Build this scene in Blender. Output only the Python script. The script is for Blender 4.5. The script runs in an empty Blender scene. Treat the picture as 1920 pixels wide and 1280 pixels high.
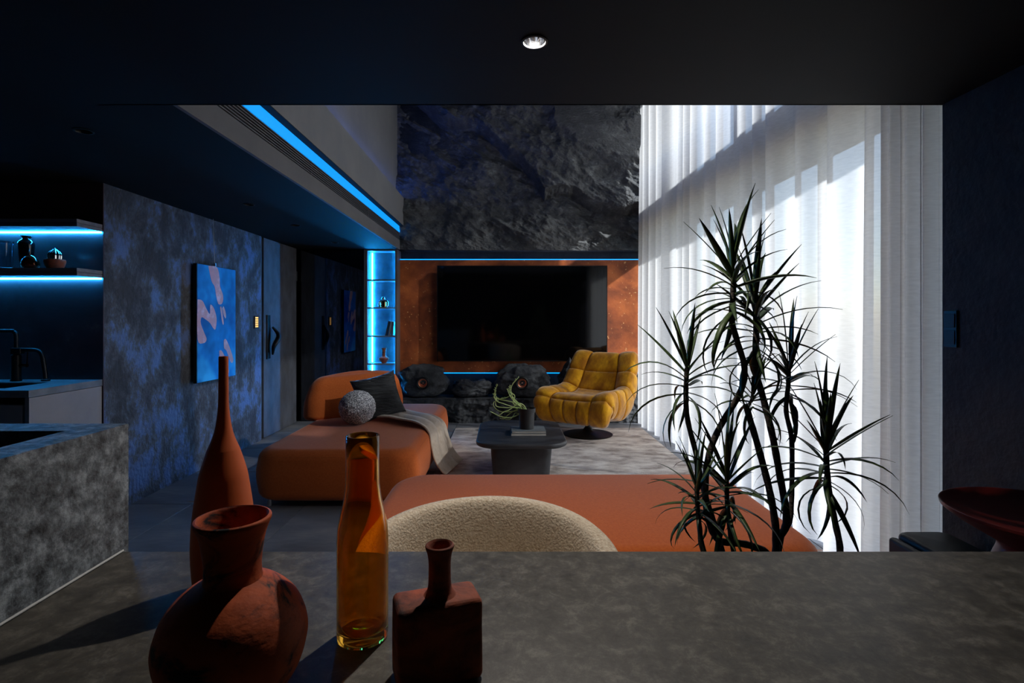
import bpy, bmesh, math, random
from math import sin, cos, pi, radians, sqrt
from mathutils import Vector, Matrix, noise, Quaternion

random.seed(7)
scene = bpy.context.scene
COL = scene.collection

# ------------------------------------------------------------------ camera, world, lights
CAMZ = 1.3
F = 1000.0            # focal length in photo pixels (1920 wide)
VPX, VPY = 950.0, 598.0
cam_d = bpy.data.cameras.new('camera')
cam = bpy.data.objects.new('camera', cam_d)
COL.objects.link(cam)
cam.location = (0, 0, CAMZ)
cam.rotation_euler = (pi / 2, 0, 0)
cam_d.sensor_width = 36
cam_d.lens = F * 36 / 1920
cam_d.shift_x = (960 - VPX) / 1920
cam_d.shift_y = -(640 - VPY) / 1920
cam_d.clip_start = 0.02
scene.camera = cam

vs = scene.view_settings
vs.view_transform = 'Standard'
vs.look = 'None'
vs.gamma = 1
vs.use_curve_mapping = False
vs.exposure = 0.7

wd = bpy.data.worlds.new('world')
scene.world = wd
wd.use_nodes = True
nt = wd.node_tree
nt.nodes.clear()
sky = nt.nodes.new('ShaderNodeTexSky')
sky.sky_type = 'NISHITA'
sky.sun_disc = False
sky.sun_elevation = radians(38)
sky.sun_rotation = radians(80)
bg = nt.nodes.new('ShaderNodeBackground')
bg.inputs['Strength'].default_value = 0.22
ow = nt.nodes.new('ShaderNodeOutputWorld')
nt.links.new(sky.outputs[0], bg.inputs[0])
nt.links.new(bg.outputs[0], ow.inputs[0])

sun_d = bpy.data.lights.new('sun', 'SUN')
sun_d.energy = 4.4
sun_d.angle = radians(1.2)
sun_d.color = (1.0, 0.98, 0.96)
sun = bpy.data.objects.new('sun_window_right_offscreen', sun_d)
COL.objects.link(sun)
SUN_DIR = Vector((-1.0, 0.42, -0.72)).normalized()   # travels into the room through the right-hand window
sun.rotation_euler = SUN_DIR.to_track_quat('-Z', 'Y').to_euler()
sun.location = (6, 3, 6)


def W(px, py, Y):
    """photo pixel + depth -> world point"""
    return Vector(((px - VPX) * Y / F, Y, CAMZ - (py - VPY) * Y / F))


# ------------------------------------------------------------------ materials
def lin(c):
    out = []
    for v in c[:3]:
        v /= 255.0
        out.append(v / 12.92 if v <= 0.04045 else ((v + 0.055) / 1.055) ** 2.4)
    return (*out, 1.0)


def mat(name, c1, c2=None, c3=None, scale=4.0, lo=.35, hi=.65, detail=8.0, rough=.6, rough2=None,
        metal=0.0, bump=0.0, bscale=30.0, bdist=.01, sheen=0.0, spec=.5, stretch=(1, 1, 1), trans=0.0,
        ior=1.45, coat=0.0, distort=0.0, nrough=.62, speck=None, speck_scale=40, speck_at=.72, subs=0.0):
    m = bpy.data.materials.new(name)
    m.use_nodes = True
    t = m.node_tree
    n, l = t.nodes, t.links
    p = n['Principled BSDF']
    p.inputs['Roughness'].default_value = rough
    p.inputs['Metallic'].default_value = metal
    p.inputs['Specular IOR Level'].default_value = spec
    p.inputs['IOR'].default_value = ior
    p.inputs['Transmission Weight'].default_value = trans
    p.inputs['Coat Weight'].default_value = coat
    p.inputs['Coat Roughness'].default_value = .08
    if sheen:
        p.inputs['Sheen Weight'].default_value = sheen
        p.inputs['Sheen Roughness'].default_value = .4
    p.inputs['Base Color'].default_value = lin(c1)
    tc = n.new('ShaderNodeTexCoord')
    mp = n.new('ShaderNodeMapping')
    mp.inputs['Scale'].default_value = stretch
    l.new(tc.outputs['Object'], mp.inputs['Vector'])
    if c2 is not None:
        nz = n.new('ShaderNodeTexNoise')
        nz.inputs['Scale'].default_value = scale
        nz.inputs['Detail'].default_value = detail
        nz.inputs['Roughness'].default_value = nrough
        nz.inputs['Distortion'].default_value = distort
        l.new(mp.outputs[0], nz.inputs['Vector'])
        cr = n.new('ShaderNodeValToRGB')
        e = cr.color_ramp.elements
        e[0].position, e[0].color = lo, lin(c1)
        e[1].position, e[1].color = hi, lin(c2)
        if c3 is not None:
            x = e.new((lo + hi) / 2)
            x.color = lin(c3)
        l.new(nz.outputs[0], cr.inputs[0])
        colout = cr.outputs[0]
        if speck is not None:
            n2 = n.new('ShaderNodeTexNoise')
            n2.inputs['Scale'].default_value = speck_scale
            n2.inputs['Detail'].default_value = 5
            l.new(mp.outputs[0], n2.inputs['Vector'])
            r2 = n.new('ShaderNodeValToRGB')
            r2.color_ramp.elements[0].position = speck_at
            r2.color_ramp.elements[1].position = speck_at + .03
            l.new(n2.outputs[0], r2.inputs[0])
            mx = n.new('ShaderNodeMix')
            mx.data_type = 'RGBA'
            mx.inputs[7].default_value = lin(speck)
            l.new(r2.outputs[0], mx.inputs[0])
            l.new(colout, mx.inputs[6])
            colout = mx.outputs[2]
        l.new(colout, p.inputs['Base Color'])
        if rough2 is not None:
            mr = n.new('ShaderNodeMapRange')
            mr.inputs[1].default_value = lo
            mr.inputs[2].default_value = hi
            mr.inputs[3].default_value = rough
            mr.inputs[4].default_value = rough2
            l.new(nz.outputs[0], mr.inputs[0])
            l.new(mr.outputs[0], p.inputs['Roughness'])
    if bump:
        nb = n.new('ShaderNodeTexNoise')
        nb.inputs['Scale'].default_value = bscale
        nb.inputs['Detail'].default_value = 6
        l.new(mp.outputs[0], nb.inputs['Vector'])
        b = n.new('ShaderNodeBump')
        b.inputs['Strength'].default_value = bump
        b.inputs['Distance'].default_value = bdist
        l.new(nb.outputs[0], b.inputs['Height'])
        l.new(b.outputs[0], p.inputs['Normal'])
    return m


def emit(name, c, strength):
    m = bpy.data.materials.new(name)
    m.use_nodes = True
    p = m.node_tree.nodes['Principled BSDF']
    p.inputs['Base Color'].default_value = (0.02, 0.02, 0.02, 1)
    p.inputs['Emission Color'].default_value = (*c, 1)
    p.inputs['Emission Strength'].default_value = strength
    return m


def curtain_mat(name='sheer_linen', ca=(216, 216, 218), cb=(228, 228, 230), dif=.26, clear=.14):
    m = bpy.data.materials.new(name)
    m.use_nodes = True
    t = m.node_tree
    n, l = t.nodes, t.links
    n.clear()
    o = n.new('ShaderNodeOutputMaterial')
    tr = n.new('ShaderNodeBsdfTranslucent')
    df = n.new('ShaderNodeBsdfDiffuse')
    tp = n.new('ShaderNodeBsdfTransparent')
    m1 = n.new('ShaderNodeMixShader')
    m2 = n.new('ShaderNodeMixShader')
    tc = n.new('ShaderNodeTexCoord')
    mp = n.new('ShaderNodeMapping')
    mp.inputs['Scale'].default_value = (1, 1, 5)
    nz = n.new('ShaderNodeTexNoise')
    nz.inputs['Scale'].default_value = 24
    nz.inputs['Detail'].default_value = 4
    l.new(tc.outputs['Object'], mp.inputs[0])
    l.new(mp.outputs[0], nz.inputs['Vector'])
    cr = n.new('ShaderNodeValToRGB')
    cr.color_ramp.elements[0].position = .3
    cr.color_ramp.elements[0].color = lin(ca)
    cr.color_ramp.elements[1].position = .7
    cr.color_ramp.elements[1].color = lin(cb)
    l.new(nz.outputs[0], cr.inputs[0])
    l.new(cr.outputs[0], tr.inputs[0])
    l.new(cr.outputs[0], df.inputs[0])
    m1.inputs[0].default_value = dif
    l.new(tr.outputs[0], m1.inputs[1])
    l.new(df.outputs[0], m1.inputs[2])
    m2.inputs[0].default_value = clear
    l.new(m1.outputs[0], m2.inputs[1])
    l.new(tp.outputs[0], m2.inputs[2])
    l.new(m2.outputs[0], o.inputs[0])
    return m


def pane_mat():
    m = bpy.data.materials.new('window_glass')
    m.use_nodes = True
    t = m.node_tree
    n, l = t.nodes, t.links
    n.clear()
    o = n.new('ShaderNodeOutputMaterial')
    tp = n.new('ShaderNodeBsdfTransparent')
    tp.inputs[0].default_value = (.93, .96, .97, 1)
    gl = n.new('ShaderNodeBsdfGlossy')
    gl.inputs['Roughness'].default_value = .02
    mx = n.new('ShaderNodeMixShader')
    mx.inputs[0].default_value = .06
    l.new(tp.outputs[0], mx.inputs[1])
    l.new(gl.outputs[0], mx.inputs[2])
    l.new(mx.outputs[0], o.inputs[0])
    return m


M = {}
M['ceil'] = mat('black_paint', (17, 16, 15), (14, 13, 13), scale=2, rough=.75, spec=.25)
M['gray_paint'] = mat('grey_paint', (118, 118, 120), (108, 108, 112), scale=2, rough=.7, spec=.3)
M['gray_paint2'] = mat('grey_upper_paint', (140, 139, 140), (128, 128, 132), scale=2, rough=.7, spec=.3)
M['black_metal'] = mat('black_metal', (18, 18, 19), rough=.4, metal=.2)
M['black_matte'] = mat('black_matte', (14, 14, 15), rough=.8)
M['slat'] = mat('slat_metal', (104, 106, 112), rough=.5, metal=.2)
M['plaster_blue'] = mat('patina_plaster', (70, 70, 74), (100, 122, 172), (92, 94, 102), scale=4.2, lo=.44, hi=.6, detail=15, nrough=.72,
                        rough=.78, rough2=.5, bump=.8, bscale=34, bdist=.02, stretch=(1, 1, .7), distort=.15)
M['plaster_dark'] = mat('dark_plaster', (40, 39, 40), (56, 54, 52), scale=3.2, lo=.4, hi=.62, detail=10, rough=.7,
                        bump=.6, bscale=30, bdist=.015)
M['door'] = mat('door_plaster', (78, 78, 82), (96, 98, 106), scale=6, lo=.4, hi=.62, detail=10, rough=.62,
                bump=.3, bscale=60, bdist=.006, stretch=(1, 1, .6))
M['mirror'] = mat('smoked_mirror', (92, 94, 100), rough=.015, metal=1.0)
M['rock'] = mat('charcoal_rock', (50, 51, 54), (88, 90, 93), (62, 63, 66), scale=5, lo=.35, hi=.7, detail=12, rough=.72,
                bump=.8, bscale=22, bdist=.02)
M['rock_wall'] = mat('slate_rock', (64, 65, 67), (116, 118, 120), (80, 81, 83), scale=6, lo=.35, hi=.72, detail=12, rough=.68,
                     bump=.9, bscale=34, bdist=.02, nrough=.7, stretch=(1, 1, 1.6))
M['copper'] = mat('copper_patina', (96, 50, 34), (232, 128, 66), (178, 92, 50), scale=2.2, lo=.3, hi=.72, detail=9, rough=.5,
                  metal=.1, bump=.15, bscale=30, distort=.4, speck=(236, 170, 110), speck_scale=26, speck_at=.665)
M['screen'] = mat('screen_glass', (5, 5, 6), rough=.06, spec=.5)
M['tile'] = mat('slate_tile', (96, 98, 104), (152, 148, 146), (118, 120, 126), scale=2.4, lo=.36, hi=.7, detail=12, rough=.42,
                rough2=.55, bump=.25, bscale=18, bdist=.008, stretch=(.6, 1.5, 1), speck=(140, 104, 84), speck_scale=5, speck_at=.66)
M['grout'] = mat('grout', (84, 84, 86), rough=.9)
M['rug'] = mat('rug_pile', (132, 116, 106), (224, 214, 204), (192, 178, 168), scale=6, lo=.36, hi=.64, detail=12, rough=.95,
               bump=.8, bscale=160, bdist=.01, stretch=(.75, 1.3, 1), distort=.2, sheen=.3, spec=.1)
M['orange'] = mat('orange_wool', (194, 94, 42), (206, 106, 50), scale=90, rough=.9, bump=.25, bscale=220, bdist=.004,
                  sheen=.25, spec=.15)
M['beige_boucle'] = mat('beige_boucle', (206, 184, 158), (236, 222, 200), scale=120, lo=.35, hi=.65, rough=.95, bump=.7,
                        bscale=150, bdist=.008, sheen=.3, spec=.1)
M['ball'] = mat('grey_boucle', (70, 70, 76), (226, 226, 230), (150, 150, 156), scale=110, lo=.38, hi=.62, detail=3, rough=.95,
                bump=1.0, bscale=70, bdist=.012, sheen=.2, spec=.1)
M['pillow'] = mat('black_pleated', (20, 21, 23), (44, 46, 50), scale=9, lo=.35, hi=.7, rough=.5, bump=1.0, bscale=9,
                  bdist=.03, stretch=(.8, 1, 6), sheen=.2, spec=.4)
M['throw'] = mat('beige_cashmere', (196, 176, 156), (212, 194, 176), scale=30, rough=.85, bump=.15, bscale=180, sheen=.35, spec=.1)
M['mustard'] = mat('mustard_velvet', (156, 96, 6), (232, 170, 24), (196, 132, 10), scale=9, lo=.36, hi=.68, detail=10, rough=.75,
                   bump=.3, bscale=60, bdist=.005, sheen=.55, spec=.2, stretch=(1, 1, .5))
M['piping'] = mat('mustard_piping', (136, 82, 6), rough=.85, spec=.1)
M['ct'] = mat('black_cast_table', (36, 36, 39), (62, 62, 66), scale=5, lo=.38, hi=.68, detail=9, rough=.45, rough2=.6,
              bump=.15, bscale=10, stretch=(.7, 2, 1))
M['page'] = mat('page_paper', (214, 206, 196), (170, 160, 150), scale=60, stretch=(.2, .2, 6), rough=.9)
M['book_grey'] = mat('grey_cover', (128, 134, 134), (112, 116, 118), scale=8, rough=.4)
M['book_dark'] = mat('dark_cover', (34, 36, 40), rough=.5)
M['book_brown'] = mat('brown_cover', (92, 76, 66), rough=.6)
M['pot'] = mat('black_pot', (34, 34, 36), (42, 42, 44), scale=30, rough=.55)
M['soil'] = mat('soil', (66, 42, 30), (38, 26, 20), scale=60, rough=.95, bump=1, bscale=90)
M['succ'] = mat('pale_succulent', (198, 208, 140), (158, 182, 104), scale=20, rough=.5)
M['leaf'] = mat('dracaena_leaf', (40, 56, 28), (66, 86, 42), scale=14, rough=.45, stretch=(1, 1, 1))
M['trunk'] = mat('dracaena_bark', (84, 74, 66), (56, 48, 44), scale=30, rough=.9, bump=.8, bscale=60, bdist=.006, stretch=(1, 1, 2.5))
M['table'] = mat('dark_stone_top', (40, 37, 33), (126, 121, 112), (80, 76, 69), scale=20, lo=.3, hi=.72, detail=15, nrough=.8, rough=.4,
                 rough2=.56, bump=.12, bscale=40, bdist=.004, distort=.3)
M['island'] = mat('grey_stone_block', (38, 40, 43), (150, 157, 162), (96, 101, 106), scale=22, nrough=.75, lo=.36, hi=.64, detail=10, rough=.6,
                  bump=.7, bscale=40, bdist=.010, distort=.2)
M['sealant'] = mat('pale_sealant', (196, 196, 194), rough=.6)
M['vase_orange'] = mat('matte_terracotta', (194, 92, 44), (182, 84, 40), scale=3, rough=.62, spec=.3)
M['clay'] = mat('rustic_clay', (196, 88, 42), (34, 30, 32), (176, 80, 42), scale=11, lo=.46, hi=.62, detail=8, rough=.72,
                bump=.35, bscale=60, bdist=.004, distort=.8, stretch=(1, 1, 1.6))
M['clay2'] = mat('rustic_clay_dark', (180, 86, 50), (56, 42, 42), (140, 72, 50), scale=10, lo=.38, hi=.66, detail=8, rough=.74,
                 bump=.4, bscale=60, bdist=.004, distort=.8, stretch=(1, 1, 1.6))
M['amber'] = mat('amber_glass', (255, 186, 62), rough=.0, trans=.93, ior=1.45)
M['canvas'] = mat('blue_canvas', (14, 62, 160), (60, 176, 250), (24, 116, 214), scale=2.4, lo=.34, hi=.66, detail=3, rough=.45)
M['figure'] = mat('pink_paint', (240, 176, 172), (250, 216, 226), (226, 168, 172), scale=12, lo=.3, hi=.7, rough=.5)
M['copper_cone'] = mat('copper_cone', (246, 160, 126), rough=.3, metal=.85)
M['rubber'] = mat('rubber', (12, 12, 12), rough=.6)
M['chrome'] = mat('chrome', (220, 222, 226), rough=.06, metal=1)
M['gold'] = mat('gold_chrome', (214, 168, 110), rough=.12, metal=1)
M['copper_glaze'] = mat('copper_glaze', (120, 52, 22), rough=.12, metal=.7, coat=.6)
M['black_glaze'] = mat('black_glaze', (10, 10, 11), rough=.1, coat=.7)
M['clear_glass'] = mat('clear_glass', (230, 240, 245), rough=.0, trans=1.0)
M['kitchen_wall'] = mat('burgundy_marble', (76, 56, 60), (150, 116, 112), (92, 68, 72), scale=2.4, lo=.42, hi=.82, detail=12, rough=.3,
                        distort=1.2)
M['shelf_wood'] = mat('dark_grey_shelf', (140, 134, 134), (120, 114, 114), scale=9, rough=.5, stretch=(.4, 3, 3))
M['counter'] = mat('grey_counter', (112, 114, 118), (140, 142, 144), scale=9, lo=.4, hi=.7, rough=.45)
M['cab_panel'] = mat('pale_cabinet', (150, 144, 144), (168, 160, 158), scale=2.5, lo=.35, hi=.65, rough=.5)
M['sink'] = mat('dark_sink', (52, 42, 40), rough=.4)
M['shelf_frame'] = mat('grey_shelf_frame', (112, 106, 108), (100, 96, 98), scale=5, rough=.5)
M['shelf_back'] = mat('slate_back', (120, 124, 134), (92, 96, 108), scale=7, lo=.35, hi=.65, rough=.5)
M['red'] = mat('dark_red_lacquer', (112, 30, 26), (98, 26, 24), scale=4, rough=.5)
M['black_soft'] = mat('black_leather', (22, 25, 25), rough=.5)
M['led_blue'] = emit('led_blue', (0.0, .17, .7), 2.4)
M['led_cyan'] = emit('led_cyan', (0.015, .36, 1.0), 60.0)
M['led_shelf'] = emit('led_shelf', (0.01, .34, 1.0), 200.0)
M['led_cove'] = emit('led_cove', (0.0, .23, .80), .95)
M['led_upper'] = emit('led_upper', (0.02, .16, 1.0), 18.0)
M['lamp'] = emit('warm_lamp', (1.0, .93, .84), 6.0)
M['keypad'] = emit('keypad_glow', (1.0, .5, .12), 1.2)
M['curtain'] = curtain_mat()
M['pane'] = pane_mat()
M['drape'] = curtain_mat('dense_linen', dif=.45, clear=.0)
M['frame_ext'] = mat('window_frame', (60, 60, 62), rough=.5)
M['white_wall'] = mat('outer_plaster', (150, 148, 144), rough=.8)
M['steel'] = mat('steel_wire', (190, 190, 192), rough=.3, metal=.9)


# ------------------------------------------------------------------ builders
def root_of(o):
    while o.parent:
        o = o.parent
    return o


def put(o, parent=None, label=None, cat=None, group=None, kind=None):
    COL.objects.link(o)
    if parent is not None:
        o.parent = parent
    if label:
        o['label'] = label
    if cat:
        o['category'] = cat
    if group:
        o['group'] = group
    if kind:
        o['kind'] = kind
    return o


def thing(name, label, cat, loc=(0, 0, 0), rz=0.0, group=None, kind=None):
    o = bpy.data.objects.new(name, None)
    o.location = loc
    o.rotation_euler = (0, 0, rz)
    o.empty_display_size = .05
    return put(o, None, label, cat, group, kind)


def mesh(name, vf, material, smooth=True):
    v, f = vf
    me = bpy.data.meshes.new(name)
    me.from_pydata([tuple(p) for p in v], [], f)
    bm = bmesh.new()
    bm.from_mesh(me)
    bmesh.ops.recalc_face_normals(bm, faces=bm.faces)
    bm.to_mesh(me)
    bm.free()
    if smooth:
        me.polygons.foreach_set('use_smooth', [True] * len(me.polygons))
        if smooth == 'auto':
            me.set_sharp_from_angle(angle=radians(40))
    me.materials.append(M[material] if isinstance(material, str) else material)
    me.update()
    return me


def part(name, vf, material, parent=None, smooth='auto', label=None, cat=None, group=None, kind=None, world=False):
    """link one mesh object. Top-level: verts in world space, origin moved to the base.
    With a parent: verts in the root's local space (world=True subtracts the root location)."""
    v, f = vf
    v = [Vector(p) for p in v]
    loc = Vector((0, 0, 0))
    if parent is None:
        xs, ys, zs = [p.x for p in v], [p.y for p in v], [p.z for p in v]
        loc = Vector(((min(xs) + max(xs)) / 2, (min(ys) + max(ys)) / 2, min(zs)))
        v = [p - loc for p in v]
    elif world:
        r = Vector(root_of(parent).location)
        v = [p - r for p in v]
    o = bpy.data.objects.new(name, mesh(name, (v, f), material, smooth))
    o.location = loc
    return put(o, parent, label, cat, group, kind)


def join(*vfs):
    V, Fc = [], []
    for v, f in vfs:
        b = len(V)
        V += list(v)
        Fc += [tuple(i + b for i in q) for q in f]
    return V, Fc


def xf(vf, m):
    return [m @ Vector(p) for p in vf[0]], vf[1]


def bm_out(bm):
    bm.verts.ensure_lookup_table()
    bm.verts.index_update()
    v = [x.co.copy() for x in bm.verts]
    f = [tuple(q.index for q in p.verts) for p in bm.faces]
    bm.free()
    return v, f


def box(lo, hi, r=0.0, seg=2):
    bm = bmesh.new()
    bmesh.ops.create_cube(bm, size=1)
    s = [hi[i] - lo[i] for i in range(3)]
    c = [(hi[i] + lo[i]) / 2 for i in range(3)]
    for v in bm.verts:
        v.co = Vector((v.co.x * s[0] + c[0], v.co.y * s[1] + c[1], v.co.z * s[2] + c[2]))
    if r > 0:
        bmesh.ops.bevel(bm, geom=list(bm.edges), offset=min(r, min(s) * .49), segments=seg, profile=.5, affect='EDGES')
    return bm_out(bm)


def lathe(prof, segs=40, c=(0, 0), cap0=True, cap1=True):
    V, Fc = [], []
    n = len(prof)
    for r, z in prof:
        for k in range(segs):
            a = 2 * pi * k / segs
            V.append(Vector((c[0] + r * cos(a), c[1] + r * sin(a), z)))
    for i in range(n - 1):
        for k in range(segs):
            k2 = (k + 1) % segs
            Fc.append((i * segs + k, i * segs + k2, (i + 1) * segs + k2, (i + 1) * segs + k))
    if cap0:
        Fc.append(tuple(range(segs - 1, -1, -1)))
    if cap1:
        Fc.append(tuple(range((n - 1) * segs, n * segs)))
    return V, Fc


def smooth_prof(pts, n=6):
    """Catmull-Rom through (r,z) points"""
    P = [Vector((a, b, 0)) for a, b in pts]
    out = []
    for i in range(len(P) - 1):
        p0, p1, p2, p3 = P[max(i - 1, 0)], P[i], P[i + 1], P[min(i + 2, len(P) - 1)]
        for k in range(n):
            t = k / n
            q = .5 * ((2 * p1) + (-p0 + p2) * t + (2 * p0 - 5 * p1 + 4 * p2 - p3) * t * t + (-p0 + 3 * p1 - 3 * p2 + p3) * t ** 3)
            out.append((max(q.x, 0.0001), q.y))
    out.append(pts[-1])
    return out


def smooth_path(pts, n=6):
    P = [Vector(p) for p in pts]
    out = []
    for i in range(len(P) - 1):
        p0, p1, p2, p3 = P[max(i - 1, 0)], P[i], P[i + 1], P[min(i + 2, len(P) - 1)]
        for k in range(n):
            t = k / n
            out.append(.5 * ((2 * p1) + (-p0 + p2) * t + (2 * p0 - 5 * p1 + 4 * p2 - p3) * t * t + (-p0 + 3 * p1 - 3 * p2 + p3) * t ** 3))
    out.append(P[-1])
    return out


def tube(pts, rad, segs=8, closed=False):
    P = [Vector(p) for p in pts]
    n = len(P)
    R = rad if isinstance(rad, (list, tuple)) else [rad] * n
    V, Fc = [], []
    up = None
    for i in range(n):
        if closed:
            d = (P[(i + 1) % n] - P[i - 1]).normalized()
        else:
            d = (P[min(i + 1, n - 1)] - P[max(i - 1, 0)]).normalized()
        if up is None:
            up = d.orthogonal().normalized()
        else:
            up = (up - d * up.dot(d))
            up = up.normalized() if up.length > 1e-6 else d.orthogonal().normalized()
        s = d.cross(up)
        for k in range(segs):
            a = 2 * pi * k / segs
            V.append(P[i] + (up * cos(a) + s * sin(a)) * R[i])
    m = n if closed else n - 1
    for i in range(m):
        j = (i + 1) % n
        for k in range(segs):
            k2 = (k + 1) % segs
            Fc.append((i * segs + k, i * segs + k2, j * segs + k2, j * segs + k))
    if not closed:
        Fc.append(tuple(range(segs - 1, -1, -1)))
        Fc.append(tuple(range((n - 1) * segs, n * segs)))
    return V, Fc


def rrect(hx, hy, R, n=8):
    R = max(min(R, hx - 1e-4, hy - 1e-4), 1e-4)
    out = []
    for cx, cy, a0 in ((hx - R, hy - R, 0), (-hx + R, hy - R, pi / 2), (-hx + R, -hy + R, pi), (hx - R, -hy + R, 1.5 * pi)):
        for k in range(n + 1):
            a = a0 + pi / 2 * k / n
            out.append((cx + R * cos(a), cy + R * sin(a)))
    return out


def cushion(hx, hy, z0, z1, R, rt, rb, crown=.012, belly=.0, n=8):
    """upholstered block: plan rounded by R, top and bottom edges rolled by rt / rb"""
    rings = []
    for k in range(n + 1):
        a = pi / 2 * k / n
        rings.append((rb * (1 - sin(a)), z0 + rb * (1 - cos(a))))
    for k in range(1, 4):
        rings.append((-belly * sin(pi * k / 4), z0 + rb + (z1 - rt - z0 - rb) * k / 4))
    for k in range(n + 1):
        a = pi / 2 * k / n
        rings.append((rt * (1 - cos(a)), z1 - rt + rt * sin(a)))
    V, Fc = [], []
    m = 0
    for ins, z in rings:
        ring = rrect(hx - ins, hy - ins, max(R - ins * .6, .03), 8)
        m = len(ring)
        V += [Vector((x, y, z)) for x, y in ring]
    # crowned top
    inner = rings[-1][0]
    for q in (.75, .45, .15):
        ring = rrect((hx - inner) * q, (hy - inner) * q, max((R - inner * .6) * q, .004), 8)
        V += [Vector((x, y, z1 + crown * (1 - q * q))) for x, y in ring]
    nr = len(rings) + 3
    for i in range(nr - 1):
        for k in range(m):
            k2 = (k + 1) % m
            Fc.append((i * m + k, i * m + k2, (i + 1) * m + k2, (i + 1) * m + k))
    Fc.append(tuple(range(m - 1, -1, -1)))
    Fc.append(tuple(range((nr - 1) * m, nr * m)))
    return V, Fc


def grid(nu, nv, fn):
    V = [fn(i / (nu - 1), j / (nv - 1)) for i in range(nu) for j in range(nv)]
    Fc = [(i * nv + j, (i + 1) * nv + j, (i + 1) * nv + j + 1, i * nv + j + 1) for i in range(nu - 1) for j in range(nv - 1)]
    return V, Fc


def fbm(p, o=5, lac=2.1, H=.9):
    return noise.fractal(p, H, lac, o, noise_basis='PERLIN_ORIGINAL')


def ridged(p, o=5):
    return noise.ridged_multi_fractal(p, .9, 2.1, o, 1.0, 2.0, noise_basis='PERLIN_ORIGINAL')


def sstep(a, b, x):
    t = max(0.0, min(1.0, (x - a) / (b - a)))
    return t * t * (3 - 2 * t)


# ------------------------------------------------------------------ room shell
XL, XR, XC = -2.64, 2.25, 1.72       # left wall, window wall inner face, curtain plane
ZC = 2.19                            # low ceiling
ZT = 4.6                             # upper ceiling
YE = 2.22                            # edge of the low ceiling
XS = -1.37                           # side edge of the low ceiling
YF = 7.06                            # far wall


def struct(name, vf, material, smooth='auto', label=None, cat=None):
    return part(name, vf, material, None, smooth, label, cat, None, 'structure')


floor = struct('floor', box((-4.7, -1.7, -.12), (2.45, YF, -.006)), 'grout', False,
               'grey slate-look tiled floor with thin pale joints', 'floor')
tile_me = {}
ti = random.Random(3)
tx0, ty0, ts, gap = -1.41, 3.75, .80, .004
for i in range(-5, 6):
    for j in range(-7, 6):
        x0, x1 = max(tx0 + i * ts, -4.7), min(tx0 + (i + 1) * ts, 2.0)
        y0, y1 = max(ty0 + j * ts, -1.7), min(ty0 + (j + 1) * ts, YF)
        if x1 - x0 < .03 or y1 - y0 < .03:
            continue
        # no tiles where nothing of the floor can ever be seen
        w, h = round(x1 - x0 - gap, 3), round(y1 - y0 - gap, 3)
        if (w, h) not in tile_me:
            tile_me[(w, h)] = mesh('tile', box((-w / 2, -h / 2, -.006), (w / 2, h / 2, 0), .0015, 1), 'tile', False)
        o = bpy.data.objects.new('tile', tile_me[(w, h)])
        put(o, floor)
        c = Vector(((x0 + x1) / 2, (y0 + y1) / 2, 0))
        o.location = c - Vector(floor.location)

# low black ceiling (mezzanine underside), L-shaped
DL = [(.089, 1.71), (-2.0, 2.52), (-2.0, 4.14), (-2.0, 5.06), (-2.0, 6.2)]   # recessed downlights
CH = .043 * .83


def ceiling_cell(x0, x1, y0, y1, holes):
    """flat slab underside with round holes, cut into one square per lamp"""
    V, Fc = [], []
    sq = .06

    def quad(a, b, c, d):
        if b - a > 1e-6 and d - c > 1e-6:
            n = len(V)
            V.extend([Vector((a, c, ZC)), Vector((b, c, ZC)), Vector((b, d, ZC)), Vector((a, d, ZC))])
            Fc.append((n, n + 1, n + 2, n + 3))
    xs = sorted({x0, x1} | {h[0] + k * sq for h in holes for k in (-1, 1)})
    ys = sorted({y0, y1} | {h[1] + k * sq for h in holes for k in (-1, 1)})
    for a, b in zip(xs, xs[1:]):
        for c, d in zip(ys, ys[1:]):
            mx_, my_ = (a + b) / 2, (c + d) / 2
            hit = [h for h in holes if abs(h[0] - mx_) < .02 and abs(h[1] - my_) < .02]
            if not hit:
                quad(a, b, c, d)
                continue
            hx_, hy_ = hit[0]
            n = len(V)
            for k in range(32):
                an = 2 * pi * (k + .5) / 32
                r_ = sq / max(abs(cos(an)), abs(sin(an)))
                V.append(Vector((hx_ + CH * cos(an), hy_ + CH * sin(an), ZC)))
                V.append(Vector((hx_ + r_ * cos(an), hy_ + r_ * sin(an), ZC)))
            for k in range(32):
                p, q = n + 2 * k, n + 2 * ((k + 1) % 32)
                Fc.append((p, p + 1, q + 1, q))
            for k, (cx_, cy_) in zip((3, 11, 19, 27), ((1, 1), (-1, 1), (-1, -1), (1, -1))):
                m_ = len(V)
                V.append(Vector((hx_ + cx_ * sq, hy_ + cy_ * sq, ZC)))
                Fc.append((n + 2 * k + 1, m_, n + 2 * (k + 1) + 1))
    return V, Fc


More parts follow.
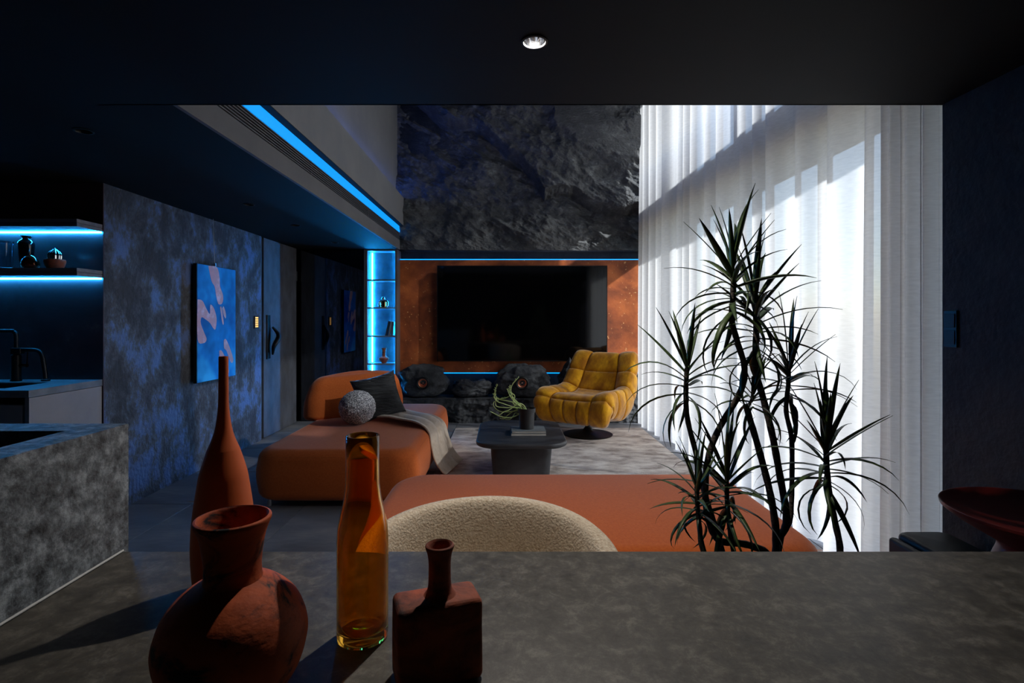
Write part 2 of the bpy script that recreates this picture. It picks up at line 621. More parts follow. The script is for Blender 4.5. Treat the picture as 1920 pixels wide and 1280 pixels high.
struct('ceiling', join(ceiling_cell(-4.7, 2.45, -1.7, YE, [h for h in DL if h[1] < YE]), ceiling_cell(-4.7, XS - .02, YE, YF, [h for h in DL if h[1] > YE]),
                       box((-4.7, -1.7, ZC + .08), (2.45, YE, ZC + .12)), box((-4.7, YE, ZC + .08), (XS - .02, YF, ZC + .12)),
                       box((-1.7, YE - .01, ZC), (2.45, YE, ZC + .08))), 'ceil', False,
       'low matt black ceiling under the mezzanine', 'ceiling')
struct('ceiling_upper', box((-1.7, YE, ZT), (2.45, YF, ZT + .12)), 'ceil', False, 'high black ceiling above the double-height void', 'ceiling')
struct('wall_mezzanine', box((-1.7, YE - .15, ZC + .12), (2.45, YE, ZT)), 'gray_paint', False, 'upper wall above the low ceiling edge facing the void', 'wall')
struct('wall_back', box((-4.7, -1.85, 0), (2.45, -1.7, ZC)), 'plaster_dark', False, 'dark plaster wall behind the dining area', 'wall')
struct('wall_kitchen_side', box((-4.85, -1.7, 0), (-4.7, 3.49, ZC)), 'plaster_dark', False, 'dark wall at the far end of the kitchen', 'wall')
struct('wall_kitchen', box((-4.7, 3.49, 0), (XL, 3.498, ZC)), 'kitchen_wall', False,
       'dark burgundy veined stone splashback wall behind the kitchen shelves', 'wall')
struct('wall_left', box((XL - .12, 3.498, 0), (XL, 5.73, ZC)), 'plaster_blue', False,
       'textured charcoal plaster wall with blue patina patches', 'wall')
struct('wall_far', box((-2.9, YF, 0), (2.45, YF + .15, ZT)), 'plaster_dark', False, 'dark far wall behind the television', 'wall')
struct('wall_behind_door', box((XL - .16, 5.73, 0), (XL - .07, YF, ZC)), 'black_matte', False, 'black reveal around the flush doors', 'wall')
struct('trim_1', box((XL - .05, 5.735, 0), (XL - .004, 5.752, ZC)), 'slat', False, 'slim grey metal edge strip beside the flush door', 'trim')

# flush door in the left wall
door = struct('door_1', box((XL - .06, 5.80, .006), (XL - .002, 6.70, ZC - .005), .002, 1), 'door', False,
              'flush full-height plaster-faced door with sculptural black handle', 'door')
part('door_handle_plate', box((XL - .002, 5.86, .86), (XL + .012, 5.94, 1.345), .003, 1), 'black_metal', door, False, world=True)
hpath = []
for k in range(13):
    t = k / 12
    hpath.append((XL + .03 + .05 * sin(pi * t) * (1 + .25 * sin(2 * pi * t)), 5.95 + .035 * sin(2 * pi * t), 1.21 - .30 * t))
part('door_handle', tube(smooth_path(hpath, 3), [.012 + .016 * sin(pi * k / 36) for k in range(37)], 10), 'black_metal', door, world=True)
part('hinge', box((XL - .002, 6.708, 1.78), (XL + .004, 6.72, 1.90)), 'steel', door, False, world=True)

# near right wall
struct('wall_right_near', box((1.81, -1.7, 0), (2.45, 2.215, ZC)), 'plaster_dark', False, 'dark plaster side wall beside the dining table', 'wall')
plate = thing('light_switch', 'black wall switch plate on the dark side wall by the curtain', 'switch', (1.81, 2.17, 1.26))
part('switch_plate', box((-.008, -.034, -.075), (0, .03, .075), .002, 1), 'black_metal', plate, False)
for dz in (-.034, .034):
    part('switch_button', box((-.011, -.026, dz - .028), (-.008, .022, dz + .028), .001, 1), 'black_soft', plate, False)

# window wall with two glazed openings
WY0, WY1 = 2.40, 6.86
Z_SILL, Z_HEAD, Z_SILL2, Z_HEAD2 = .12, 2.52, 3.02, 4.45
struct('wall_right', join(box((XR, 2.215, 0), (XR + .16, WY0, ZT)), box((XR, WY1, 0), (XR + .16, YF, ZT)),
                          box((XR, WY0, 0), (XR + .16, WY1, Z_SILL)), box((XR, WY0, Z_HEAD), (XR + .16, WY1, Z_SILL2)),
                          box((XR, WY0, Z_HEAD2), (XR + .16, WY1, ZT))), 'white_wall', False,
       'window wall behind the sheer curtain', 'wall')
for idx, (z0, z1) in enumerate(((Z_SILL, Z_HEAD), (Z_SILL2, Z_HEAD2))):
    win = struct('window_%d' % (idx + 1), join(box((XR + .04, WY0, z0), (XR + .10, WY1, z0 + .05)), box((XR + .04, WY0, z1 - .05), (XR + .10, WY1, z1)),
                                               box((XR + .04, WY0, z0), (XR + .10, WY0 + .05, z1)), box((XR + .04, WY1 - .05, z0), (XR + .10, WY1, z1))),
                 'frame_ext', False, ('tall lower window behind the sheer curtain', 'upper window behind the sheer curtain')[idx], 'window')
    ny = 3
    for k in range(ny):
        a = WY0 + .05 + (WY1 - WY0 - .1) * k / ny
        b = WY0 + .05 + (WY1 - WY0 - .1) * (k + 1) / ny
        part('pane', box((XR + .066, a, z0 + .05), (XR + .072, b, z1 - .05)), 'pane', win, False, world=True)
        if k:
            part('mullion', box((XR + .04, a - .025, z0 + .05), (XR + .10, a + .025, z1 - .05)), 'frame_ext', win, False, world=True)

# ------------------------------------------------------------------ soffit along the void's left side
struct('trim_2', box((XS - .02, YE, ZC), (XS, 6.84, 2.31)), 'gray_paint', False, 'grey painted fascia along the edge of the low ceiling', 'trim')
vent = thing('air_vent', 'long black linear air vent with thin slats above the grey fascia', 'vent', (XS, 4.53, 2.31))
part('vent_box', box((-.06, 2.22 - 4.53, 0), (-.045, 6.84 - 4.53, .10)), 'black_matte', vent, False)
for k in range(6):
    z = .008 + k * .0165
    part('slat', box((-.03, 2.22 - 4.53, z), (0, 6.84 - 4.53, z + .006)), 'slat', vent, False)
for y in (3.75, 5.3):
    part('slat_divider', box((-.03, y - 4.53 - .004, 0), (-.001, y - 4.53 + .004, .1)), 'slat', vent, False)
part('led_strip', box((XS - .03, YE, 2.415), (XS - .004, 6.86, 2.49)), 'led_cove', None, False,
     'wide blue LED light line under the grey beam above the vent', 'light strip')
struct('trim_3', join(box((-1.55, YE, 2.50), (-1.325, 6.86, 2.86))), 'gray_paint2', False, 'grey painted beam running along the void above the blue light line', 'trim')
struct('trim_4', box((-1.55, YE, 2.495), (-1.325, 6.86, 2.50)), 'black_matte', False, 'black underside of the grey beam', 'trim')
struct('wall_upper_left', box((-1.7, YE, 2.86), (-1.43, YF, ZT)), 'gray_paint2', False, 'smooth grey upper wall set back above the beam', 'wall')
part('led_strip', box((-1.425, YE + .05, 2.862), (-1.405, 6.8, 2.874)), 'led_upper', None, False,
     'blue LED strip lying on top of the grey beam washing the upper wall', 'light strip')

# ------------------------------------------------------------------ far wall: rock, copper, bench, television
BX = [(700, 150), (780, 190), (820, 228), (860, 240), (900, 246), (930, 270), (950, 290), (985, 315), (1005, 345), (1027, 378), (1050, 366), (1072, 362),
      (1095, 380), (1120, 392), (1160, 398), (1210, 396)]


def bound(px):
    for (a, b), (c, d) in zip(BX, BX[1:]):
        if a <= px <= c:
            return b + (d - b) * (px - a) / (c - a)
    return BX[-1][1] if px > 1000 else BX[0][1]


def rock_wall_fn(u, v):
    X = -1.43 + (1.735 + 1.43) * u
    Z = 2.19 + (ZT - 2.19) * v
    px = VPX + X / 6.8 * F
    py = VPY - (Z - CAMZ) / 6.8 * F
    p = Vector((X, Z, 0))
    wob = fbm(Vector((X * 3.1, Z * 3.1, 4.0)), 4) * 14
    d = bound(px + wob) - (py + wob)
    h = .24 * sstep(-3, 14, d) * (.8 + .2 * sstep(0, 120, d))
    # second, higher mass to the right
    d2 = (px - 1012) * .75 - (py - 215) * .15 - 8 + wob
    h += .09 * sstep(-4, 14, d2) * sstep(330, 215, py)
    h -= .10 * sstep(60, 0, abs(d)) * (1 if d < 0 else 0) * .6
    # strata running down to the right
    q = Vector(((X - Z * .7) * 1.0, (Z + X * .6) * 3.0, .3))
    h += .11 * (ridged(q * .9, 5) - 1.0) * .55
    h += .10 * fbm(Vector((X * 1.3, Z * 1.3, 9.2)), 4)
    h += .03 * fbm(Vector((X * 6, Z * 6, 2.2)), 5)
    h += .014 * ridged(Vector(((X + Z * .8) * 3, (Z * .9 + X * .55) * 9, 7)), 4) - .014
    edge = sstep(0, .06, v)
    h = h * (.45 + .55 * edge)
    h = max(-.10, min(.33, h))
    return Vector((X, 6.90 - h, Z))


struct('wall_rock', join(grid(420, 320, rock_wall_fn), box((-1.43, 6.99, 2.19), (1.735, YF, ZT))), 'rock_wall', True,
       'rugged charcoal rock face cladding above the television', 'rock wall')
cp = struct('wall_copper', box((-1.41, 6.98, .60), (1.735, 7.03, 2.075)), 'copper', False, 'rust and copper patina wall panel behind the television', 'wall panel')
part('led_strip', box((-1.41, 6.982, 2.076), (1.73, 6.998, 2.086)), 'led_blue', None, False,
     'thin blue LED line along the top edge of the copper panel', 'light strip')
part('led_strip', box((-1.41, 6.99, .588), (1.73, 7.01, .598)), 'led_blue', None, False,
     'thin blue LED line along the bottom edge of the copper panel', 'light strip')

tv = thing('television', 'large flat black television hung on the copper wall', 'television', (.20, 6.90, .755))
tvw, tvh = 1.098, 1.235
part('bezel', join(box((-tvw, -.028, 0), (tvw, .03, .012)), box((-tvw, -.028, tvh - .01), (tvw, .03, tvh)), box((-tvw, -.028, .012), (-tvw + .01, .03, tvh - .01)),
                   box((tvw - .01, -.028, .012), (tvw, .03, tvh - .01))), 'black_metal', tv, False)
part('screen', box((-tvw + .01, -.024, .012), (tvw - .01, -.004, tvh - .01)), 'screen', tv, False)
part('rear_housing', box((-tvw + .2, -.004, .15), (tvw - .2, .055, tvh - .15)), 'black_matte', tv, False)


def bench_fn(u, v):
    X = -1.41 + (1.735 + 1.41) * u
    # v: 0 front bottom -> .55 front top -> 1 back top
    if v < .6:
        t = v / .6
        z = .31 * t
        y = 6.66
        n = Vector((0, -1, 0))
    else:
        t = (v - .6) / .4
        z = .31
        y = 6.66 + (7.02 - 6.66) * t
        n = Vector((0, 0, 1))
    p = Vector((X, y, z))
    q = Vector((X * 2.4 + z * 3, z * 6 - X * 1.6, y))
    k = .055 * (ridged(q, 4) - .9) + .05 * fbm(Vector((X * 2, z * 4, 3)), 4) + .012 * fbm(p * 22, 3)
    if v < .6:
        p.y -= max(-.06, min(.09, k)) * (1 - .55 * sstep(.4, .6, v)) - .03
        p.z = max(p.z, 0)
    else:
        p.z += .010 * fbm(p * 9, 4)
        if v < .66:
            p.y -= max(-.06, min(.09, k)) * .45 - .03
    return p


part('rock_bench', join(grid(300, 46, bench_fn), box((-1.41, 6.78, 0), (1.735, 7.02, .27))), 'rock', None, True,
     'long low charcoal rock ledge on the floor below the television', 'rock bench')


def rock(cx, cy, z0, sx, sy, sz, seed, amp=.22, sub=5, shape=None, flat=.1, tilt=0.0):
    bm = bmesh.new()
    bmesh.ops.create_icosphere(bm, subdivisions=sub, radius=1.0)
    o = Vector((seed * 3.7, seed * 1.9, seed * 5.3))
    for v in bm.verts:
        d = v.co.normalized()
        # boxier than a ball
        k = 1.0 / (abs(d.x) ** 3 + abs(d.y) ** 3 + abs(d.z) ** 3) ** (1 / 3)
        p = d * (.35 + .65 * k)
        n1 = fbm(d * 1.3 + o, 4)
        q = Vector((d.x * 1.6 + d.z * .8, d.y * 1.6, d.z * 4.0 - d.x * 1.3)) + o
        n2 = ridged(q, 5) - 1.0
        n3 = fbm(d * 9 + o, 4)
        p = p * (1 + amp * n1 + amp * .32 * n2 + .035 * n3)
        x, y, z = p.x * sx, p.y * sy, p.z * sz
        if shape:
            z *= shape(max(-1, min(1, x / sx)))
        z = z + sz * .92
        z = max(z, 0.0)
        v.co = Vector((x, y, z))
    vf = bm_out(bm)
    return [Vector((p.x + cx, p.y + cy, p.z + z0)) for p in vf[0]], vf[1]


def speaker_driver(root, c, r):
    # facing -Y at c
    m = Matrix.Translation(c) @ Matrix.Rotation(pi / 2, 4, 'X')
    ring = lathe([(r * .98, -.10), (r * 1.5, -.10), (r * 1.42, .012), (r * 1.25, .022), (r * 1.05, .014), (r * .98, -.02)], 36, cap0=False, cap1=False)
    part('surround', xf(ring, m), 'rubber', root, world=True)
    cone = lathe(smooth_prof([(r * 1.02, .004), (r * .9, .010), (r * .6, -.016), (r * .3, -.035), (r * .12, -.04)], 4), 36, cap0=False)
    part('cone', xf(cone, m), 'copper_cone', root, world=True, label='shiny copper speaker cone')
    cap = lathe([(r * .24, -.036), (r * .2, -.020), (r * .12, -.012), (r * .01, -.010)], 24)
    part('dust_cap', xf(cap, m), 'copper_cone', root, world=True)


def rock_speaker(label, px0, px1, pyt, seed, drv, shape, Y=6.78, amp=.2, sy=.17):
    cx = ((px0 + px1) / 2 - VPX) * Y / F
    hx = (px1 - px0) / 2 * Y / F
    hz = (CAMZ - (pyt - VPY) * Y / F - .315) / 2
    t = thing('rock_speaker', label, 'speaker', (cx, Y, .325), group='rock loudspeakers on the ledge')
    part('rock_shell', rock(cx, Y + .02, .325, hx * .93, sy, hz * 1.02, seed, amp, shape=shape), 'rock', t, True, world=True)
    c = Vector(((drv[0] - VPX) * (Y - sy * .98) / F, Y - sy * 1.02, CAMZ - (drv[1] - VPY) * (Y - sy) / F))
    speaker_driver(t, c, .056)
    return t


rock_speaker('charcoal rock speaker with copper cone near the lit shelf column', 746, 842, 686, 1.3, (793, 718),
             lambda x: 1.06 - .16 * max(0, x), amp=.17)
rock_speaker('layered charcoal rock speaker with copper cone beside the mustard armchair', 928, 1032, 684, 4.1, (979, 718),
             lambda x: 1.0 - .05 * x, amp=.19)
part('boulder', rock((884 - VPX) * 6.8 / F, 6.82, .322, .235, .14, .100, 8.2, .3, sub=5, shape=lambda x: 1.15 - .55 * max(0, 1 - abs(x - .1) * 2.2) * .6),
     'rock', None, True, 'low charcoal rock lying between the two rock speakers', 'rock')
part('boulder', rock((1068 - VPX) * 6.85 / F, 6.80, .322, .14, .09, .20, 11.7, .34, sub=5, shape=lambda x: 1.25 - .7 * abs(x)),
     'rock', None, True, 'pointed charcoal rock standing behind the mustard armchair', 'rock')

# ------------------------------------------------------------------ mirror and lit shelf column
mir = thing('mirror_panel', 'tall dark smoked mirror panel between the flush door and lit shelf', 'mirror', (-2.22, 6.79, 0))
part('mirror_glass', box((XL + .002 + 2.22, -.01, .01), (-1.815 + 2.22, .0, ZC - .01)), 'mirror', mir, False)
part('mirror_backing', box((XL + .002 + 2.22, .0, 0), (-1.80 + 2.22, .03, ZC - .004)), 'black_matte', mir, False)
part('mirror_edge', box((-1.813 + 2.22, -.014, 0), (-1.80 + 2.22, .0, ZC - .004)), 'slat', mir, False)

BXL, BXR, BY0, BY1 = -1.795, -1.395, 6.79, 7.04
bk = thing('shelf_column', 'tall narrow wall shelf column glowing with blue LED light', 'shelf', ((BXL + BXR) / 2, 6.9, 0))
part('side_panel', box((BXL, BY0, 0), (BXL + .022, BY1, ZC - .003)), 'shelf_frame', bk, False, world=True)
part('side_panel', box((BXR - .026, BY0, 0), (BXR, BY1, ZC - .003)), 'shelf_frame', bk, False, world=True)
part('back_panel', box((BXL + .022, BY1 - .015, 0), (BXR - .026, BY1, ZC - .003)), 'shelf_back', bk, False, world=True)
part('top_panel', box((BXL + .022, BY0 + .01, ZC - .02), (BXR - .026, BY1 - .015, ZC - .004)), 'shelf_frame', bk, False, world=True)
SHZ = [1.805, 1.450, 1.090, .735, .375, .02]
for z in SHZ:
    part('shelf', box((BXL + .022, BY0 + .004, z - .018), (BXR - .026, BY1 - .015, z)), 'shelf_frame', bk, False, world=True)
for x0 in (BXL + .0225, BXR - .0365):
    part('led_strip', box((x0, BY1 - .026, .03), (x0 + .010, BY1 - .0155, ZC - .025)), 'led_shelf', bk, False, world=True, label='glowing cyan LED strip')


def on_shelf(px, z, Y=6.87):
    return Vector(((px - VPX) * Y / F, Y, z))


# chrome-gold bust figurine
c = on_shelf(719, SHZ[1])
fg = thing('figurine', 'small silver and gold seated figurine on the lit shelf column', 'figurine', c)
part('body', xf(cushion(.036, .024, 0, .085, .018, .02, .006, .004), Matrix.Identity(4)), 'gold', fg)
for s in (-1, 1):
    part('arm', tube(smooth_path([(s * .026, 0, .088), (s * .05, -.006, .07), (s * .055, -.012, .035), (s * .046, -.02, .006)], 4), .0115, 10), 'chrome', fg)
part('head', xf(lathe(smooth_prof([(.002, 0), (.018, .006), (.025, .024), (.021, .042), (.010, .052), (.001, .054)], 4), 20), Matrix.Translation((0, -.002, .084))), 'chrome', fg)
part('shoulders', tube([(-.042, 0, .082), (0, 0, .092), (.042, 0, .082)], .016, 10), 'chrome', fg)
# books
bx = on_shelf(738, SHZ[2])
for k, (dx, tilt, hh, th, cv, lab) in enumerate(((-.105, 13, .19, .020, 'book_dark', 'black-spined book leaning outermost in the lit shelf column'),
                                                (-.062, 9, .185, .016, 'book_grey', 'grey-spined book leaning between two others in the lit shelf column'),
                                                (-.022, 4, .18, .02, 'book_brown', 'brown-spined book against the side of the lit shelf column'))):
    t = thing('book', lab, 'book', (BXR - .046 + dx * .95, 6.86, SHZ[2]), group='books leaning in the lit shelf column')
    r = Matrix.Rotation(radians(tilt), 4, 'Y')
    sh = Matrix.Translation((-.0, 0, 0))
    part('cover', xf(join(box((-th / 2, -.06, 0), (-th / 2 + .002, .06, hh)), box((th / 2 - .002, -.06, 0), (th / 2, .06, hh)), box((-th / 2, -.062, 0), (th / 2, -.06, hh))), r), cv, t, False)
    part('pages', xf(box((-th / 2 + .002, -.06, .003), (th / 2 - .002, .056, hh - .003)), r), 'page', t, False)
# reddish vase
c = on_shelf(720, SHZ[3])
rv = thing('shelf_vase', 'small reddish clay vase with straight neck on the lit shelf column', 'vase', c)
part('body', lathe(smooth_prof([(.030, 0), (.044, .02), (.066, .052), (.062, .068), (.036, .084), (.026, .09)], 5), 32, cap1=False), 'clay2', rv)
part('neck', lathe(smooth_prof([(.026, .088), (.024, .12), (.027, .165), (.033, .19), (.030, .19), (.024, .16)], 4), 28, cap0=False), 'clay2', rv)

# ------------------------------------------------------------------ painting, keypad
PT0, PT1, PZ0, PZ1 = 4.45, 5.08, .765, 1.765
pt = thing('painting', 'blue canvas with pale pink floating limbs hung on the plaster wall', 'painting', (XL + .03, (PT0 + PT1) / 2, PZ0))
part('canvas', box((0, -(PT1 - PT0) / 2, 0), (.028, (PT1 - PT0) / 2, PZ1 - PZ0), .002, 1), 'canvas', pt, False)
part('canvas_edge', box((-.004, -(PT1 - PT0) / 2 - .003, -.002), (.024, (PT1 - PT0) / 2 + .003, PZ1 - PZ0 + .002)), 'black_matte', pt, False)
part('hanging_wire', tube([(.012, -.02, PZ1 - PZ0), (.0, -.02, ZC - PZ0)], .0025, 6), 'steel', pt)
part('wire_clip', box((.004, -.026, PZ1 - PZ0 - .004), (.022, -.014, PZ1 - PZ0 + .03)), 'steel', pt, False)


def figure(pts, k):
    # pts in fractions (along wall 0..1 near->far, up from top 0..1)
    w, h = PT1 - PT0, PZ1 - PZ0
    P = smooth_path([(0, (a - .5) * w, (1 - b) * h) for a, b in pts + pts[:1]], 4)[:-1]
    V = [Vector((.0282, p.y, p.z)) for p in P] + [Vector((.0292, p.y, p.z)) for p in P]
    n = len(P)
    Fc = [tuple(range(n, 2 * n))] + [(i, (i + 1) % n, n + (i + 1) % n, n + i) for i in range(n)]
    part('painted_limb', (V, Fc), 'figure', pt, False)


figure([(.26, .005), (.48, .005), (.55, .10), (.56, .17), (.64, .25), (.62, .32), (.52, .33), (.46, .26), (.42, .18), (.34, .13)], 0)
figure([(.005, .30), (.12, .31), (.22, .38), (.30, .42), (.31, .34), (.40, .37), (.47, .46), (.43, .56), (.30, .50), (.20, .47), (.10, .45), (.08, .50), (.16, .58), (.22, .64), (.14, .67), (.005, .63)], 1)
figure([(.56, .36), (.60, .36), (.66, .50), (.62, .50)], 2)
figure([(.62, .37), (.66, .35), (.72, .42), (.71, .46), (.66, .43)], 3)
figure([(.66, .66), (.72, .65), (.84, .74), (.93, .85), (.86, .87), (.74, .76), (.67, .73)], 4)
figure([(.54, .75), (.60, .75), (.70, .82), (.80, .94), (.76, .97), (.66, .86), (.56, .83)], 5)

kp = thing('door_keypad', 'small black wall panel with glowing orange display beside the door', 'keypad', (XL, 5.61, 1.20))
part('housing', box((0, -.045, 0), (.012, .045, .135), .003, 1), 'black_metal', kp, False)
for r_ in range(5):
    for c_ in range(2):
        part('key', box((.012, -.03 + c_ * .034, .014 + r_ * .023), (.0135, -.006 + c_ * .034, .030 + r_ * .023)), 'keypad', kp, False)

# ------------------------------------------------------------------ kitchen
cab = thing('kitchen_cabinet', 'pale grey base cabinet under the kitchen counter', 'cabinet', (-3.6, 3.2, 0))
part('body', box((-4.69, 2.98, .08), (XL - .035, 3.485, .69)), 'black_matte', cab, False, world=True)
part('plinth', box((-4.69, 3.04, 0), (XL - .03, 3.485, .08)), 'black_matte', cab, False, world=True)
part('end_panel', box((XL - .03, 2.955, 0), (XL - .006, 3.485, .862)), 'cab_panel', cab, False, world=True)
for k in range(3):
    dr = part('drawer', box((-4.68 + .68 * k, 2.955, .10), (-4.68 + .68 * (k + 1) - .008 if k < 2 else XL - .045, 2.98, .825), .003, 1), 'cab_panel', cab, False, world=True)
SX0, SX1, SY0, SY1 = -3.75, -2.86, 3.04, 3.33
part('kitchen_counter', join(box((-4.69, 2.95, .865), (SX0, 3.488, .905)), box((SX1, 2.95, .865), (XL - .004, 3.488, .905)), box((SX0, 2.95, .865), (SX1, SY0, .905)),
                             box((SX0, SY1, .865), (SX1, 3.488, .905))), 'counter', None, False, 'grey stone kitchen worktop with sink cut-out', 'worktop')
sk = thing('kitchen_sink', 'dark rectangular sink sunk in the kitchen counter', 'sink', ((SX0 + SX1) / 2, 3.185, .70))
part('basin', join(box((SX0, SY0, .70), (SX1, SY1, .712)), box((SX0, SY0, .712), (SX0 + .008, SY1, .898)), box((SX1 - .008, SY0, .712), (SX1, SY1, .898)),
                   box((SX0, SY0, .712), (SX1, SY0 + .008, .898)), box((SX0, SY1 - .008, .712), (SX1, SY1, .898))), 'sink', sk, False, world=True)
part('drain', lathe([(.045, .712), (.045, .715), (.02, .714)], 24, (-3.2, 3.19)), 'steel', sk, world=True)
fy = 3.41
fx = (30 - VPX) * fy / F
fc = thing('kitchen_faucet', 'black kitchen faucet with angular gooseneck spout at the sink', 'faucet', (fx, fy, .905))
part('column', lathe(smooth_prof([(.030, 0), (.030, .006), (.027, .012), (.027, .15), (.024, .165), (.016, .172)], 3), 24), 'black_metal', fc)
part('spout', tube(smooth_path([(0, 0, .165), (0, 0, .29), (-.012, -.004, .312), (-.035, -.012, .318), (-.28, -.10, .318)], 5), .014, 12), 'black_metal', fc)
hd = part('lever', tube([(.02, 0, .098), (.075, -.004, .098)], .0115, 12), 'copper_glaze', fc)
part('lever_pin', tube([(.073, -.004, .098), (.078, -.004, .19)], .003, 8), 'copper_glaze', hd)
arch = smooth_path([(.19, 0, .0), (.178, 0, .10), (.164, 0, .165), (.140, 0, .192), (.09, 0, .198), (.025, -.006, .196)], 5)
part('arched_pipe', tube(arch, .0135, 12), 'black_metal', fc)
part('base_ring', lathe([(.024, 0), (.024, .008), (.016, .014)], 20, (.19, 0)), 'black_metal', fc)
part('joint_block', box((-.02, -.022, .172), (.045, .018, .212), .005, 2), 'black_metal', fc, False)

for z, lab in ((1.917, 'upper floating kitchen shelf with blue LED underneath'), (1.615, 'lower floating kitchen shelf carrying vases with blue LED underneath')):
    sh = thing('floating_shelf', lab, 'shelf', (-3.6, 3.385, z - .046), group='floating kitchen shelves')
    part('board', box((-4.69 + 3.6, 3.28 - 3.385, .024), (XL - .004 + 3.6, 3.488 - 3.385, .046)), 'shelf_wood', sh, False)
    part('lower_board', box((-4.69 + 3.6, 3.281 - 3.385, 0), (XL - .004 + 3.6, 3.488 - 3.385, .020)), 'shelf_wood', sh, False)
    part('shadow_gap', box((-4.69 + 3.6, 3.29 - 3.385, .020), (XL - .012 + 3.6, 3.488 - 3.385, .024)), 'shelf_wood', sh, False)
    part('led_strip', box((-4.69 + 3.6, 3.472 - 3.385, -.010), (XL - .006 + 3.6, 3.486 - 3.385, -.001)), 'led_cyan', sh, False, label='glowing cyan LED strip')
ZS = 1.615


def on_kshelf(px, Y):
    return Vector(((px - VPX) * Y / F, Y, ZS))


s = 3.38 / F
kv = thing('shoulder_vase', 'tall glossy black vase with flared lip on the lower kitchen shelf', 'vase', on_kshelf(49, 3.40))
part('body', lathe(smooth_prof([(.026, 0), (.034, .06), (.042, .13), (.043, .165), (.034, .182), (.022, .192)], 5), 32, cap1=False), 'black_glaze', kv)
part('lip', lathe(smooth_prof([(.022, .190), (.020, .200), (.031, .211), (.029, .212), (.017, .202)], 4), 32, cap0=False), 'black_glaze', kv)
ke = thing('egg_ornament', 'glossy copper egg-shaped vase in front of the black vase', 'ornament', on_kshelf(57, 3.325))
part('shell', lathe(smooth_prof([(.034, 0), (.045, .012), (.048, .03), (.040, .056), (.024, .074), (.010, .082)], 6), 32, cap1=False), 'copper_glaze', ke)
part('opening', lathe([(.010, .082), (.008, .084), (.005, .080)], 20, cap0=False), 'black_glaze', ke)
kc = thing('chrome_cactus', 'chrome ribbed cactus ornament in a clay bowl on the kitchen shelf', 'ornament', on_kshelf(103, 3.36))
part('bowl', lathe(smooth_prof([(.036, 0), (.046, .012), (.056, .042), (.054, .058), (.050, .058), (.046, .044)], 4), 32), 'clay2', kc)


def ribbed(n=10, R=.04, H=.085):
    V, Fc = [], []
    sg = n * 8
    for i in range(15):
        t = i / 14
        z = .048 + H * t
        r = R * max(.02, (1 - (2 * t * .92 - .72) ** 2 * .9 if t > .35 else .9 + .3 * t)) if t < .999 else .001
        for k in range(sg):
            a = 2 * pi * k / sg
            rr = r * (.86 + .14 * abs(sin(n * a / 2)))
            V.append(Vector((rr * cos(a), rr * sin(a), z)))
    for i in range(14):
        for k in range(sg):
            k2 = (k + 1) % sg
            Fc.append((i * sg + k, i * sg + k2, (i + 1) * sg + k2, (i + 1) * sg + k))
    Fc.append(tuple(range(14 * sg, 15 * sg)))
    return V, Fc


part('cactus', ribbed(), 'chrome', kc)
for px, Y, sc, lab in ((4, 3.37, 1.0, 'clear glass tumbler beside the black vase on the kitchen shelf'),):
    kg = thing('glass_tumbler', lab, 'glass', on_kshelf(px, Y))
    part('glass_wall', lathe([(.046, 0), (.050, .003), (.055, .165), (.053, .165), (.047, .012), (.001, .010)], 36), 'clear_glass', kg)
    part('glass_lid', lathe([(.054, .1655), (.056, .170), (.056, .176), (.02, .178)], 36), 'clear_glass', kg)

# ------------------------------------------------------------------ foreground island block and table
IX, IZ, IY = -.909, 1.049, 1.282
isl = thing('stone_island', 'tall mottled grey stone island block with a sunken top', 'island', (-1.45, .3, 0))
part('block', join(box((-2.0, -.9, 0), (IX, IY, .86)), box((IX - .082, -.9, .86), (IX, IY, IZ)), box((-2.0, IY - .085, .86), (IX - .082, IY, IZ)), box((-2.0, -.9, .86), (-1.92, IY - .085, IZ)),
                   box((-1.92, -.9, .86), (IX - .082, -.82, IZ))), 'island', isl, False, world=True)
part('sunken_top', box((-1.92, -.82, .861), (IX - .083, IY - .086, .866)), 'island', isl, False, world=True)
part('sealant_bead', tube([(IX + .001, -.3, .7525), (IX + .001, 1.263, .7525)], .0026, 8), 'sealant', isl, world=True)

dt = thing('dining_table', 'long dark mottled stone-topped dining table beside the island', 'table', (.3, .75, 0))
part('table_top', box((IX + .002, .16, .71), (1.66, 1.264, .75), .002, 1), 'table', dt, False, world=True)
for x in (-.55, 1.25):
    part('leg', box((x, .30, 0), (x + .08, 1.05, .71), .006, 2), 'black_metal', dt, False, world=True)

# tall terracotta bottle vase
Yv = 1.08
t = thing('bottle_vase', 'tall matte terracotta vase with a long slender neck', 'vase', ((419 - VPX) * Yv / F, Yv, .75))
pr = [(.048, .75), (.053, .758), (.0575, .80), (.059, .85), (.056, .905), (.0475, .968), (.0425, .995), (.030, 1.037), (.0195, 1.064), (.0138, 1.09), (.0100, 1.125), (.0092, 1.17), (.0090, 1.222)]
part('body', lathe(smooth_prof([(r, z - .75) for r, z in pr[:8]], 6), 56, cap1=False), 'vase_orange', t)
part('neck', lathe(smooth_prof([(r, z - .75) for r, z in pr[7:]], 6) + [(.0085, .4745), (.0065, .474), (.006, .44)], 40, cap0=False), 'vase_orange', t)

# amber glass bottle
Yv = .925
s = Yv / F
t = thing('glass_bottle', 'translucent amber glass bottle standing between the clay vases', 'bottle', ((680 - VPX) * Yv / F, Yv, .75))


def zpx(y):
    return CAMZ - (y - VPY) * s - .75


